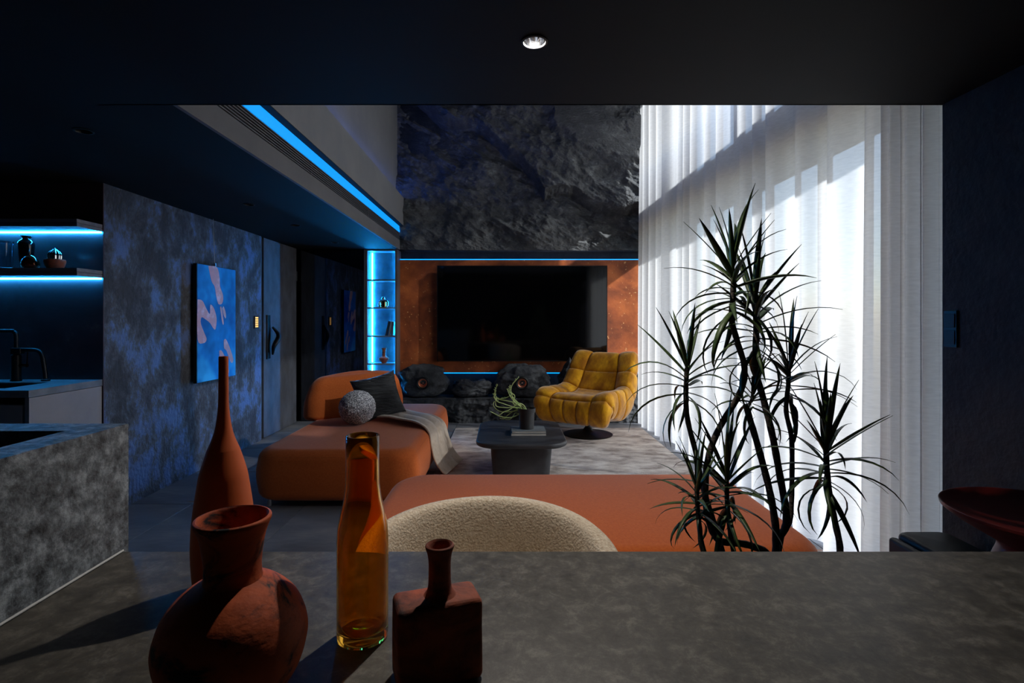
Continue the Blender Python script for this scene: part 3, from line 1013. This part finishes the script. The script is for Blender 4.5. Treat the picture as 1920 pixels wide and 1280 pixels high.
outer = [(.040, 0), (.0432, .003), (.0438, .010), (47.2 * s, zpx(1150)), (47.2 * s, zpx(1010)), (45.5 * s, zpx(985)), (40 * s, zpx(958)), (34.0 * s, zpx(930)), (31.2 * s, zpx(905)),
         (30.6 * s, zpx(860)), (30.8 * s, zpx(816))]
o2 = outer[:3] + [(47.2 * s, .022)] + outer[3:]
th = .0034
inner = [(r - th, z) for r, z in o2[3:]]
prof = [(.0005, 0.004), (.02, .0025)] + o2 + [(30.8 * s - th * .5, zpx(815))] + inner[::-1]
prof += [(47.2 * s - th - .004, .017), (.030, .015), (.016, .022), (.0005, .026)]
part('bottle_glass', lathe(prof, 72, cap0=True, cap1=True), 'amber', t, True)

# round clay vase
Yv = .775
s = Yv / F
t = thing('round_vase', 'squat round rustic clay vase with wide flared neck', 'vase', ((437 - VPX) * Yv / F, Yv, .75))
body = [(.052, 0), (.066, .008), (.090, .040), (.1015, .080), (.100, .105), (.088, .135), (.066, .158), (.046, .170), (.040, .174)]
part('body', lathe(smooth_prof(body, 6), 64, cap1=False), 'clay', t)
neck = [(.041, .170), (.0385, .182), (.0385, .20), (.043, .232), (.0485, .250), (.0515, .257), (.0515, .262), (.0480, .2635)]
tl = Matrix.Translation((-.014, 0, 0)) @ Matrix.Translation((0, 0, .17)) @ Matrix.Rotation(radians(-5), 4, 'Y') @ Matrix.Translation((0, 0, -.17))
nk = part('neck', xf(lathe(smooth_prof(neck, 5), 56, cap0=False, cap1=False), Matrix.Identity(4)), 'clay', t)
part('neck_inside', lathe(smooth_prof([(.0482, .2634), (.0452, .258), (.040, .235), (.034, .20), (.034, .16)], 4), 56, cap0=False), 'clay', nk)

# flat square clay bottle
t = thing('square_vase', 'flat square rustic clay flask vase with a narrow neck', 'vase', (-.1075, .825, .75), radians(20))
bm = bmesh.new()
bmesh.ops.create_cube(bm, size=1)
for v in bm.verts:
    v.co = Vector((v.co.x * .130, v.co.y * .068, (v.co.z + .5) * .124))
bmesh.ops.bevel(bm, geom=list(bm.edges), offset=.010, segments=4, profile=.5, affect='EDGES')
bmesh.ops.subdivide_edges(bm, edges=list(bm.edges), cuts=2, use_grid_fill=True)
for v in bm.verts:
    d = noise.noise_vector(v.co * 18) * .0016
    v.co += d
part('body', bm_out(bm), 'clay2', t, True)
part('neck', xf(lathe(smooth_prof([(.034, .117), (.024, .125), (.0185, .135), (.0172, .154), (.0172, .174), (.0190, .188), (.0218, .196), (.0222, .200), (.0195, .202)], 5), 40, cap0=False, cap1=False), Matrix.Translation((.004, 0, 0))), 'clay2', t)
part('neck_inside', xf(lathe([(.0196, .2019), (.017, .199), (.013, .189), (.012, .15)], 32, cap0=False), Matrix.Translation((.004, 0, 0))), 'clay2', t)

# ------------------------------------------------------------------ rug
rug = part('rug', cushion(1.10, 1.55, 0, .016, .02, .006, .004, 0, n=3), 'rug', None, True)
rug.location = (.495, 4.755, 0.0)
rug['label'] = 'large mottled beige and taupe shaggy rug under the seating'
rug['category'] = 'rug'

# ------------------------------------------------------------------ sofas
def ring_tube(hx, hy, R, z, r):
    return tube([(x, y, z) for x, y in rrect(hx, hy, R, 8)], r, 6, closed=True)


sofa = thing('sofa', 'long orange upholstered daybed sofa with a loose backrest by the plaster wall', 'sofa', (-1.19, 4.69, 0))
hx, hy = .565, 1.06
part('seat', cushion(hx, hy, .045, .40, .17, .085, .07, .014, .012), 'orange', sofa, True)
part('seam', ring_tube(hx - .012, hy - .012, .165, .356, .0028), 'orange', sofa)
for sx in (-1, 1):
    for sy in (-1, 1):
        part('foot', lathe([(.018, .0), (.018, .016), (.014, .05)], 16, (sx * (hx - .10), sy * (hy - .09))), 'steel', sofa)
# backrest, standing on the seat, turned towards the room
bm_m = Matrix.Translation((-1.435 + 1.185, 5.02 - 4.69, 0)) @ Matrix.Rotation(radians(21), 4, 'Z')
v, f = cushion(.455, .15, .385, .80, .14, .12, .06, .01, .015)
v2 = []
for p in v:
    k = (p.z - .385) / .415
    sxk = 1 - .13 * k
    q = Vector((p.x * sxk + .02 * k, p.y * (1 - .22 * k) + .05 * k + .10 * (p.x / .455) ** 2 * -.35, p.z - .045 * k * max(0, -p.x / .455)))
    v2.append(bm_m @ q)
part('backrest', (v2, f), 'orange', sofa, True)

sofa2 = thing('daybed', 'orange upholstered backless daybed between rug and dining table', 'sofa', (.325, 2.62, 0))
part('seat', cushion(.975, .56, .045, .395, .20, .085, .07, .012, .012), 'orange', sofa2, True)
part('seam', ring_tube(.963, .548, .195, .352, .0028), 'orange', sofa2)
for sx in (-1, 1):
    for sy in (-1, 1):
        part('foot', lathe([(.018, .0), (.018, .016), (.014, .05)], 16, (sx * .86, sy * .45)), 'steel', sofa2)

# ball cushion
bc = Vector(((670 - VPX) * 4.50 / F, 4.50, .417))


def ball_fn():
    bm = bmesh.new()
    bmesh.ops.create_icosphere(bm, subdivisions=5, radius=1)
    for v in bm.verts:
        d = v.co.normalized()
        n = noise.noise(d * 26) * .010
        v.co = Vector((d.x * (.150 + n), d.y * (.150 + n), max(d.z * (.143 + n) + .138, .003)))
    return bm_out(bm)


vf = ball_fn()
part('ball_cushion', ([p + bc for p in vf[0]], vf[1]), 'ball', None, True, 'round speckled grey boucle ball cushion on the orange sofa', 'cushion')

# black pleated pillow
def pillow_vf(h=.20, T=.075, n=34):
    V, Fc = [], []
    for side in (1, -1):
        for i in range(n):
            for j in range(n):
                u, w = -1 + 2 * i / (n - 1), -1 + 2 * j / (n - 1)
                x = h * u * (1 - .10 * (1 - w * w))
                y = h * w * (1 - .10 * (1 - u * u))
                z = side * T * max(0, (1 - u ** 4) * (1 - w ** 4)) ** .55
                z += side * .0045 * sin(w * 46 + 3 * noise.noise(Vector((u * 2, w * 3, side)))) * max(0, (1 - u ** 4) * (1 - w ** 4)) ** .3
                V.append(Vector((x, z, y)))
    for s in (0, 1):
        b = s * n * n
        for i in range(n - 1):
            for j in range(n - 1):
                q = (b + i * n + j, b + (i + 1) * n + j, b + (i + 1) * n + j + 1, b + i * n + j + 1)
                Fc.append(q if s else q[::-1])
    return V, Fc


vf = pillow_vf()
m = Matrix.Translation(W(709, 743, 4.72)) @ Matrix.Rotation(radians(20), 4, 'Z') @ Matrix.Rotation(radians(-22), 4, 'X') @ Matrix.Rotation(radians(-13), 4, 'Y')
part('throw_pillow', xf(vf, m), 'pillow', None, True, 'square black pleated pillow leaning on the orange backrest', 'pillow')

# throw blanket over the sofa's room-side edge
tp = smooth_path([(-1.14, 4.86, .414), (-.98, 4.77, .424), (-.84, 4.66, .422), (-.72, 4.58, .416), (-.628, 4.53, .372), (-.597, 4.51, .27), (-.56, 4.51, .15), (-.50, 4.52, .06), (-.455, 4.53, .024)], 6)


def throw_fn(u, v):
    k = u * (len(tp) - 1)
    i = min(int(k), len(tp) - 2)
    c = tp[i].lerp(tp[i + 1], k - i)
    d = (tp[i + 1] - tp[i]).normalized()
    side = Vector((.22, 1, 0)).normalized()
    up = d.cross(side)
    if up.z < 0 and d.z > -.5:
        up = -up
    if up.x < 0 and d.z <= -.5:
        up = -up
    w = .21 - .03 * sin(pi * u) + .02 * u
    wave = .012 * sin(v * 9 + u * 2.5) + .010 * sin(v * 7 + 1.3 + u * 4)
    p = c + side * (v - .5) * 2 * w + up * (abs(wave) + .018)
    if u < .06:
        p.x += .05 * sin(v * 6)
    p.z = max(p.z, .022)
    return p


g = grid(70, 40, throw_fn)
o = part('throw_blanket', g, 'throw', None, True, 'beige throw blanket draped over the edge of the orange sofa', 'blanket')
sm = o.modifiers.new('thick', 'SOLIDIFY')
sm.thickness = .012
sm.offset = 1

# ------------------------------------------------------------------ coffee table and what stands on it
ctb = thing('coffee_table', 'low black cast coffee table with a rounded top on a block base', 'coffee table', (.115, 4.48, .016))
part('table_top', cushion(.355, .48, .305, .345, .17, .014, .018, 0, n=5), 'ct', ctb, True)
v, f = cushion(.245, .34, 0, .306, .07, .004, .02, 0, n=4)
part('pedestal', ([Vector((p.x * (1 - .10 * (1 - p.z / .306)), p.y * (1 - .06 * (1 - p.z / .306)), p.z)) for p in v], f), 'ct', ctb, True)
zt = .361
bcx, bcy = .177, 4.39
for k, (hh, hw, hd, cv, lab, rz) in enumerate(((.017, .142, .105, 'book_grey', 'thick pale book lying on the coffee table', 0), (.013, .138, .103, 'book_grey', 'thin grey book lying on top of the thicker book under the pot', radians(1.5)))):
    z0 = zt + (0 if k == 0 else .022)
    b = thing('magazine', lab, 'book', (bcx, bcy, z0 - 0.0), rz)
    hgt = .022 if k == 0 else .016
    part('pages', box((-hw + .003, -hd + .002, .0025), (hw - .003, hd - .003, hgt - .0025)), 'page', b, False)
    part('cover', join(box((-hw, -hd, 0), (hw, hd, .0025)), box((-hw, -hd, hgt - .0025), (hw, hd, hgt)), box((-hw, hd - .003, .0025), (hw, hd, hgt - .0025))), cv, b, False)
zp = zt + .038
pc = Vector((.165, 4.40, zp))
pp = thing('potted_succulent', 'trailing pale green succulent in a black pot on the coffee table books', 'potted plant', pc)
part('pot', lathe(smooth_prof([(.056, 0), (.058, .004), (.064, .125), (.065, .135)], 3) + [(.072, .136), (.074, .168), (.068, .168), (.064, .14), (.05, .138)], 40), 'pot', pp)
part('soil', lathe([(.066, .140), (.066, .152), (.03, .158), (.001, .158)], 28), 'soil', pp)
rr = random.Random(5)


def ip(px, py, dy=0.0):
    return W(px, py, pc.y + dy) - pc


STEMS = [[(985, 770), (972, 758), (955, 752), (935, 748), (928, 738), (929, 728), (933, 722)],
         [(986, 769), (975, 762), (962, 756), (965, 742), (958, 735), (960, 722), (968, 712), (972, 708)],
         [(984, 770), (970, 770), (950, 772), (935, 770), (925, 760), (927, 752)],
         [(984, 771), (968, 768), (952, 778), (945, 785), (937, 784)],
         [(983, 771), (960, 782), (940, 781), (925, 774), (919, 771)],
         [(985, 771), (974, 757), (966, 750), (958, 742), (945, 747), (930, 747), (926, 740)],
         [(985, 770), (972, 764), (950, 764), (932, 762), (929, 756), (930, 750)],
         [(986, 769), (982, 760), (974, 756), (966, 760), (955, 768), (945, 772), (936, 778)],
         [(984, 772), (975, 775), (966, 774), (962, 780), (955, 786), (942, 784)],
         [(986, 770), (978, 762), (968, 754), (960, 748), (954, 738), (952, 730)],
         [(985, 770), (973, 760), (963, 752), (959, 740), (955, 732), (957, 724)],
         [(984, 770), (965, 764), (945, 757), (932, 752), (927, 744), (930, 732)]]
for k, st in enumerate(STEMS):
    dy = rr.uniform(-.07, .07)
    P = [ip(x, y, dy * (i / len(st)) - .005) for i, (x, y) in enumerate(st)]
    P[0] = Vector((-.02 + rr.uniform(-.02, .02), rr.uniform(-.03, .03), .150))
    Q = smooth_path(P, 5)
    part('stem', tube(Q, [.0052 - .0028 * i / len(Q) for i in range(len(Q))], 6), 'succ', pp)
    # small leaflets near the tips
    if k in (0, 1, 9, 10, 5, 11):
        vfs = []
        for i in range(len(Q) - 12, len(Q)):
            a = rr.uniform(0, 2 * pi)
            d = Vector((cos(a) * .012, sin(a) * .008, .012))
            vfs.append(tube([Q[i], Q[i] + d * .6, Q[i] + d], [.0035, .003, .001], 5))
        part('leaflets', join(*vfs), 'succ', pp, kind='stuff')

# ------------------------------------------------------------------ mustard swivel armchair
ac = thing('armchair', 'mustard velvet tufted swivel lounge chair on a black disc base', 'armchair', (.905, 5.94, .016), 0)
YAW = radians(-35)
RZ = Matrix.Rotation(YAW, 4, 'Z')     # local forward is -Y before turning
SCURVE = smooth_path([(0, .26, .175), (0, .375, .21), (0, .43, .30), (0, .415, .40), (0, .35, .455), (0, .22, .455), (0, .06, .435), (0, -.09, .425), (0, -.20, .455), (0, -.275, .54), (0, -.33, .64),
                      (0, -.385, .745), (0, -.435, .835), (0, -.49, .868), (0, -.55, .845)], 10)
SL = [0.0]
for a, b in zip(SCURVE, SCURVE[1:]):
    SL.append(SL[-1] + (b - a).length)
SL = [x / SL[-1] for x in SL]


def s_at(s):
    s = max(0, min(1, s))
    for i in range(len(SL) - 1):
        if s <= SL[i + 1]:
            t = (s - SL[i]) / max(SL[i + 1] - SL[i], 1e-9)
            p = SCURVE[i].lerp(SCURVE[i + 1], t)
            a, b = SCURVE[max(i - 1, 0)], SCURVE[min(i + 2, len(SCURVE) - 1)]
            return p, (b - a).normalized()
    return SCURVE[-1], (SCURVE[-1] - SCURVE[-2]).normalized()


def lerp_tab(tab, x):
    for (a, b), (c, d) in zip(tab, tab[1:]):
        if x <= c:
            return b + (d - b) * (x - a) / (c - a)
    return tab[-1][1]


WT = [(0, .34), (.10, .40), (.2, .43), (.5, .43), (.62, .42), (.8, .40), (.92, .375), (1, .35)]
THK = [(0, .02), (.12, .12), (.22, .21), (.4, .22), (.52, .24), (.62, .21), (.75, .16), (.9, .10), (1, .02)]
WING = [(0, .0), (.15, .01), (.24, .045), (.4, .06), (.5, .075), (.62, .085), (.8, .06), (.92, .03), (1, 0)]


def chair_pt(s, t):
    p, d = s_at(s)
    nrm = Vector((0, d.z, -d.y))          # candidate
    nrm = Vector((0, -d.z, d.y))
    # outward normal = sitting side; path runs front->back so rotate the tangent
    nrm = Vector((0, d.z, -d.y))
    w, th, wg = lerp_tab(WT, s), lerp_tab(THK, s), lerp_tab(WING, s)
    a = abs(t)
    sg = 1 if t >= 0 else -1
    c0 = .40
    if a <= c0:
        x = a / c0 * (w - .19)
        h = wg * .25 * (a / c0) ** 3
    else:
        k = (a - c0) / (1 - c0)
        # quarter-and-more roll over the side
        ang = k * pi * .98
        x = (w - .19) + .19 * (1 - cos(min(ang, pi / 2))) if False else 0
        if k < .5:
            q = k / .5
            x = (w - .19) + .17 * q
            h = wg * (.25 + .75 * sin(q * pi * .62))
        else:
            q = (k - .5) / .5
            x = (w - .02) + .035 * sin(q * pi * .8) - .05 * q * q
            h = wg * (.25 + .75 * sin(pi * .62)) * (1 - q) - th * q
    return Vector((sg * x, -p.y, p.z)) + Vector((0, -nrm.y, nrm.z)) * h


def chair_nrm(s, t):
    e = .004
    a = chair_pt(min(s + e, 1), t) - chair_pt(max(s - e, 0), t)
    b = chair_pt(s, min(t + e, 1)) - chair_pt(s, max(t - e, -1))
    n = b.cross(a)
    return n.normalized() if n.length > 1e-9 else Vector((0, 0, 1))


# which way is outwards
if chair_nrm(.4, 0).z < 0:
    NS = -1
else:
    NS = 1


def pad(s0, s1, t0, t1, B, nu=16, nv=16):
    def fn(i, j):
        u, v = i, j
        s, t = s0 + (s1 - s0) * u, t0 + (t1 - t0) * v
        b = B * (max(0, 1 - abs(2 * u - 1) ** 5) ** .5) * (max(0, 1 - abs(2 * v - 1) ** 6) ** .5) - .003
        return RZ @ (chair_pt(s, t) + chair_nrm(s, t) * NS * b)
    return grid(nu, nv, fn)


ROWS = [(.00, .235), (.235, .375), (.375, .505), (.505, .64), (.64, .795), (.795, 1.0)]
for k, (a, b) in enumerate(ROWS):
    nm = 'seat_pad' if k < 3 else 'back_pad'
    if k == 0:
        cs = [-.40, -.135, .135, .40]
    else:
        cs = [-.40, .40]
    for c0, c1 in zip(cs, cs[1:]):
        part(nm, pad(a, b, c0, c1, .026 if k else .030, 26, 26), 'mustard', ac, True)
    for c0, c1 in ((-1, -.40), (.40, 1)):
        part('side_pad', pad(a, b, c0, c1, .030, 24, 34), 'mustard', ac, True)
# shell closing the rear and underside
def shell_fn(u, v):
    s = u
    t = -1 + 2 * v
    A, B2 = chair_pt(s, -1), chair_pt(s, 1)
    p = A.lerp(B2, v)
    n = -(chair_nrm(s, 0) * NS)
    return RZ @ (p + n * (.035 * (1 - t * t)))


part('shell', grid(60, 16, shell_fn), 'mustard', ac, True)
part('core', xf(grid(60, 41, lambda u, v: RZ @ (chair_pt(u, -1 + 2 * v) - chair_nrm(u, -1 + 2 * v) * NS * .004)), Matrix.Identity(4)), 'mustard', ac, True)
part('piping', tube([RZ @ (chair_pt(s_ / 40 * .995, -.40) + chair_nrm(s_ / 40 * .995, -.40) * NS * .004) for s_ in range(9, 41)], .005, 6), 'piping', ac)
part('piping', tube([RZ @ (chair_pt(s_ / 40 * .995, .40) + chair_nrm(s_ / 40 * .995, .40) * NS * .004) for s_ in range(9, 41)], .005, 6), 'piping', ac)
part('stem', lathe([(.030, .03), (.030, .24)], 24), 'black_metal', ac)
part('disc_base', lathe(smooth_prof([(.268, 0), (.270, .006), (.262, .012), (.16, .028), (.07, .046), (.045, .07), (.034, .085)], 5), 56), 'black_metal', ac)

# ------------------------------------------------------------------ beige tub dining chair
dc = thing('dining_chair', 'beige boucle tub dining chair tucked up to the stone table', 'chair', (-.045, 1.40, 0), radians(14))
def tub_fn(u, v):
    th = radians(-104 + 208 * u)
    a = abs(th) / radians(104)
    ztop = .737 - .12 * a ** 2.2
    # v runs round the section: outer bottom -> top -> inner bottom
    R0, T = .30, .075
    k = v * 2 * pi
    zc, hz = (ztop + .36) / 2, (ztop - .36) / 2
    cx = R0 + T / 2 * (abs(cos(k)) ** .5) * (1 if cos(k) > 0 else -1)
    z = zc + hz * (abs(sin(k)) ** .55) * (1 if sin(k) > 0 else -1)
    flare = .04 * (z - .36) / .38
    r = cx + flare
    return Vector((r * sin(th) * 1.05, r * cos(th) * .86, z))


tb = grid(60, 33, tub_fn)
nv_ = 33
tb[1].append(tuple(range(0, nv_ - 1)))
tb[1].append(tuple(range(59 * nv_ + nv_ - 2, 59 * nv_ - 1, -1)))
part('backrest', tb, 'beige_boucle', dc, True)
part('seat', xf(cushion(.27, .25, .36, .46, .22, .04, .03, .01), Matrix.Translation((0, -.02, 0))), 'beige_boucle', dc, True)
for sx in (-1, 1):
    for sy in (-1, 1):
        part('leg', tube([(sx * .2, sy * .17 - .01, 0), (sx * .17, sy * .14 - .01, .365)], [.012, .017], 12), 'black_metal', dc)

# ------------------------------------------------------------------ right-hand corner: dark red pedestal, black ottoman
rd = thing('pedestal_table', 'dark red flared side table with a dished round top', 'side table', (1.555, 1.53, 0))
part('dish', lathe(smooth_prof([(.118, .650), (.135, .660), (.20, .698), (.240, .727), (.246, .737), (.242, .742), (.20, .721), (.10, .697), (.01, .693)], 5), 64, cap0=False), 'red', rd)
part('stand', lathe(smooth_prof([(.15, 0), (.16, .02), (.165, .2), (.150, .47), (.128, .58), (.112, .63), (.118, .652)], 5), 56, cap1=False), 'red', rd)
ot = thing('ottoman', 'low black leather ottoman by the end of the curtain', 'ottoman', (1.62, 1.97, 0))
part('cushion_top', xf(cushion(.10, .14, .30, .465, .03, .02, .02, .006, n=4), Matrix.Translation((.015, 0, 0))), 'black_soft', ot, True)
part('frame', box((-.105, -.14, .03), (.10, .14, .30), .012, 3), 'black_soft', ot)
part('arm_pad', cushion(.018, .13, .28, .445, .015, .012, .012, .003, n=3), 'black_soft', ot, True).location = (-.105, 0, 0)

# ------------------------------------------------------------------ curtain
def curtain_fn(u, v):
    Y = 2.44 + (6.60 - 2.44) * u
    z = .012 + (4.40 - .012) * (1 - v)
    ph = Y + .06 * sin(Y * 5.1) + .03 * sin(Y * 9.7 + 1) + .012 * sin(z * .8 + Y * 2)
    w1 = 2 * pi * ph / .27
    fall = .75 + .25 * (1 - z / 4.4)
    a = (.052 * sin(w1) + .020 * sin(2 * w1 + .9) + .012 * sin(2 * pi * Y / .74 + .6)) * fall
    return Vector((1.815 - .13 * (Y - 2.235) / 4.365 + a, Y + (.030 * cos(w1) + .010 * cos(2 * w1)) * fall, z))


part('sheer_curtain', grid(860, 22, curtain_fn), 'curtain', None, True, 'floor-to-ceiling white sheer curtain hanging in soft folds', 'curtain')


def drape_fn(u, v):
    z = .012 + (4.40 - .012) * (1 - v)
    Y = 2.232 + .215 * u
    k = sstep(0, .12, u)
    a = (.020 * sin(2 * pi * u * 3.2 + .5 + .25 * sin(z * .7)) + .012 * sin(2 * pi * u * 7.3 + 1.2)) * k
    return Vector((1.832 - .125 * u + a, Y + .012 * sin(2 * pi * u * 3.2 + 1.6) * k, z))


part('drape', grid(120, 22, drape_fn), 'drape', None, True, 'dense linen drape drawn back beside the sheer curtain', 'curtain')
rail = part('curtain_rail', box((1.68, 2.25, 4.405), (1.86, 6.62, 4.44)), 'black_metal', None, False, 'black ceiling curtain rail above the sheer curtain', 'curtain rail')

# ------------------------------------------------------------------ dracaena
PY = 1.70
pb = Vector((.845, PY, 0))
pl = thing('dracaena_plant', 'tall dragon tree with bare twisting trunks and spiky leaf heads', 'potted plant', pb)
part('pot', lathe(smooth_prof([(.145, 0), (.155, .01), (.20, .36), (.205, .40)], 4) + [(.195, .40), (.185, .37), (.18, .36)], 48), 'pot', pl)
part('soil', lathe([(.188, .350), (.188, .372), (.1, .38), (.001, .382)], 32), 'soil', pl)


def pw(px, py, dy=0.0):
    return W(px, py, PY + dy) - pb


TR = [
    ([(1376, 508), (1374, 560), (1372, 600), (1384, 645), (1396, 690), (1388, 735), (1350, 800), (1330, 850), (1323, 900), (1324, 950), (1335, 995), (1352, 1014), (1385, 1018), (1412, 1024), (1440, 1040)], .0105, 0.00, (.02, .0)),
    ([(1416, 552), (1418, 610), (1417, 690), (1432, 750), (1448, 815), (1462, 890), (1474, 960), (1472, 990), (1460, 1008), (1455, 1040)], .0115, .05, (.04, .03)),
    ([(1398, 758), (1406, 785), (1425, 850), (1443, 920), (1454, 985), (1457, 1040)], .0115, .02, (.03, -.02)),
    ([(1479, 676), (1478, 720), (1474, 770), (1484, 820), (1485, 890), (1483, 960), (1478, 984), (1468, 996), (1460, 1040)], .0085, .08, (.055, .05)),
    ([(1549, 822), (1550, 870), (1556, 930), (1566, 980), (1575, 1035)], .0095, -.03, (.10, -.03)),
    ([(1363, 880), (1363, 930), (1367, 980), (1376, 1035)], .0080, -.05, (-.06, -.06)),
    ([(1306, 912), (1308, 950), (1312, 990), (1319, 1035)], .0080, -.08, (-.10, -.07)),
    ([(1288, 690), (1286, 745), (1290, 790), (1305, 850), (1316, 905), (1332, 960), (1346, 1000), (1354, 1035)], .0095, .04, (-.07, .02)),
]
for pts, r, dy, (bx_, by_) in TR:
    P = [pw(x, y, dy) for x, y in pts]
    P += [Vector((bx_ * .9 + P[-1].x * .4, by_ + P[-1].y * .4, .46)), Vector((bx_, by_, .36))]
    Q = smooth_path(P, 6)
    n = len(Q)
    rad = [r * (.82 + .3 * i / n) * (1 + .05 * sin(i * 1.7)) for i in range(n)]
    part('trunk', tube(Q, rad, 10), 'trunk', pl)
part('side_shoot', tube(smooth_path([pw(1400, 764, .02), pw(1408, 752, .02), pw(1411, 738, .02), pw(1412, 705, .02)], 4), .005, 8), 'trunk', pl)


def leaf_mesh(L, w, droop, name, fold=.25):
    V, Fc = [], []
    n = 9
    x = z = 0.0
    ang = 0.0
    for i in range(n):
        t = i / (n - 1)
        ww = w * (.55 + .45 * sin(min(1, t * 2.2) * pi / 2)) * (1 - t ** 2.2) ** .8 + .0004
        V += [Vector((x, -ww / 2, z + fold * ww / 2)), Vector((x, 0, z)), Vector((x, ww / 2, z + fold * ww / 2))]
        V += [Vector((x, 0, z - .0012))]
        ang = -droop * (t ** 1.5)
        x += L / (n - 1) * cos(ang)
        z += L / (n - 1) * sin(ang)
    for i in range(n - 1):
        a, b = i * 4, (i + 1) * 4
        Fc += [(a, a + 1, b + 1, b), (a + 1, a + 2, b + 2, b + 1), (a, b, b + 3, a + 3), (a + 3, b + 3, b + 2, a + 2)]
    return mesh(name, (V, Fc), 'leaf', True)


LV = {}
for nm, L, w in (('a', .235, .021), ('b', .235, .018), ('c', .185, .0145)):
    for dn, dr in (('s', .12), ('m', .75), ('h', 1.6), ('k', 2.5)):
        LV[nm + dn] = leaf_mesh(L, w, dr, 'leaf')

rl = random.Random(21)
leaf_count = 0


def leaf(base, az, el, key, roll=0.0, sc=1.0):
    global leaf_count
    o = bpy.data.objects.new('leaf', LV[key])
    put(o, pl)
    o.location = base
    o.rotation_mode = 'QUATERNION'
    q = Quaternion((0, 0, 1), az) @ Quaternion((0, 1, 0), -el) @ Quaternion((1, 0, 0), roll)
    o.rotation_quaternion = q
    o.scale = (sc, sc, sc)
    leaf_count += 1


HEADS = [  # px, py, dy, size key, count, stem direction (tilt), spread length of leaf zone in m
    (1376, 500, 0.00, 'a', 36, .17), (1416, 562, .05, 'a', 36, .20), (1289, 690, .04, 'b', 28, .13), (1480, 686, .08, 'b', 30, .14),
    (1549, 832, -.03, 'b', 38, .16), (1363, 892, -.05, 'b', 34, .13), (1307, 918, -.08, 'c', 30, .11), (1411, 742, .02, 'c', 14, .06)]
for px, py, dy, key, cnt, zone in HEADS:
    for k in range(cnt):
        t = (k + .5) / cnt                     # 0 youngest on top -> 1 oldest below
        az = k * 2.39996 + rl.uniform(-.25, .25)
        el = radians(84 - 118 * t ** .95 + rl.uniform(-9, 9))
        base = pw(px, py, dy) + Vector((rl.uniform(-.004, .004), rl.uniform(-.004, .004), .02 - zone * t))
        kk = 's' if t < .36 else ('m' if t < .62 else ('h' if t < .85 else 'k'))
        if rl.random() < .22:
            kk = {'s': 'm', 'm': 'h', 'h': 'm', 'k': 'h'}[kk]
        leaf(base, az, el, key + kk, rl.uniform(-.5, .5), rl.uniform(.78, 1.12))

# ------------------------------------------------------------------ downlights
def downlight(loc, label, group, lit=None, energy=0, color=(1, .93, .85), spot=radians(95), r=.043, refl='chrome'):
    t = thing('downlight', label, 'downlight', loc, group=group)
    part('trim_ring', lathe([(r, .0), (r, -.004), (r * .84, -.005), (r * .80, .0)], 32, cap0=False, cap1=False), 'black_metal', t)
    part('reflector', lathe(smooth_prof([(r * .82, -.003), (r * .78, .02), (r * .5, .055)], 3), 32, cap0=False), refl, t)
    part('lamp', lathe([(r * .52, .056), (r * .40, .050), (r * .01, .048)], 24), lit or 'page', t)
    if energy:
        d = bpy.data.lights.new('lamp_light', 'SPOT')
        d.energy = energy
        d.color = color
        d.spot_size = spot
        d.spot_blend = .6
        d.shadow_soft_size = .06 if r > .05 else .015
        o = bpy.data.objects.new('lamp_light', d)
        put(o, t)
        o.location = (0, 0, -.012 if r > .05 else .030)
    return t


downlight((.089, 1.71, ZC), 'lit recessed downlight over the far edge of the dining table', None, 'lamp', 34, spot=radians(150))
for y, w_ in ((2.52, 'in front of the kitchen counter'), (4.14, 'between kitchen and painting'), (5.06, 'above the painting'), (6.2, 'before the smoked mirror')):
    downlight((-2.0, y, ZC), 'recessed downlight in the low black ceiling ' + w_, 'downlights along the plaster wall', refl='black_metal')
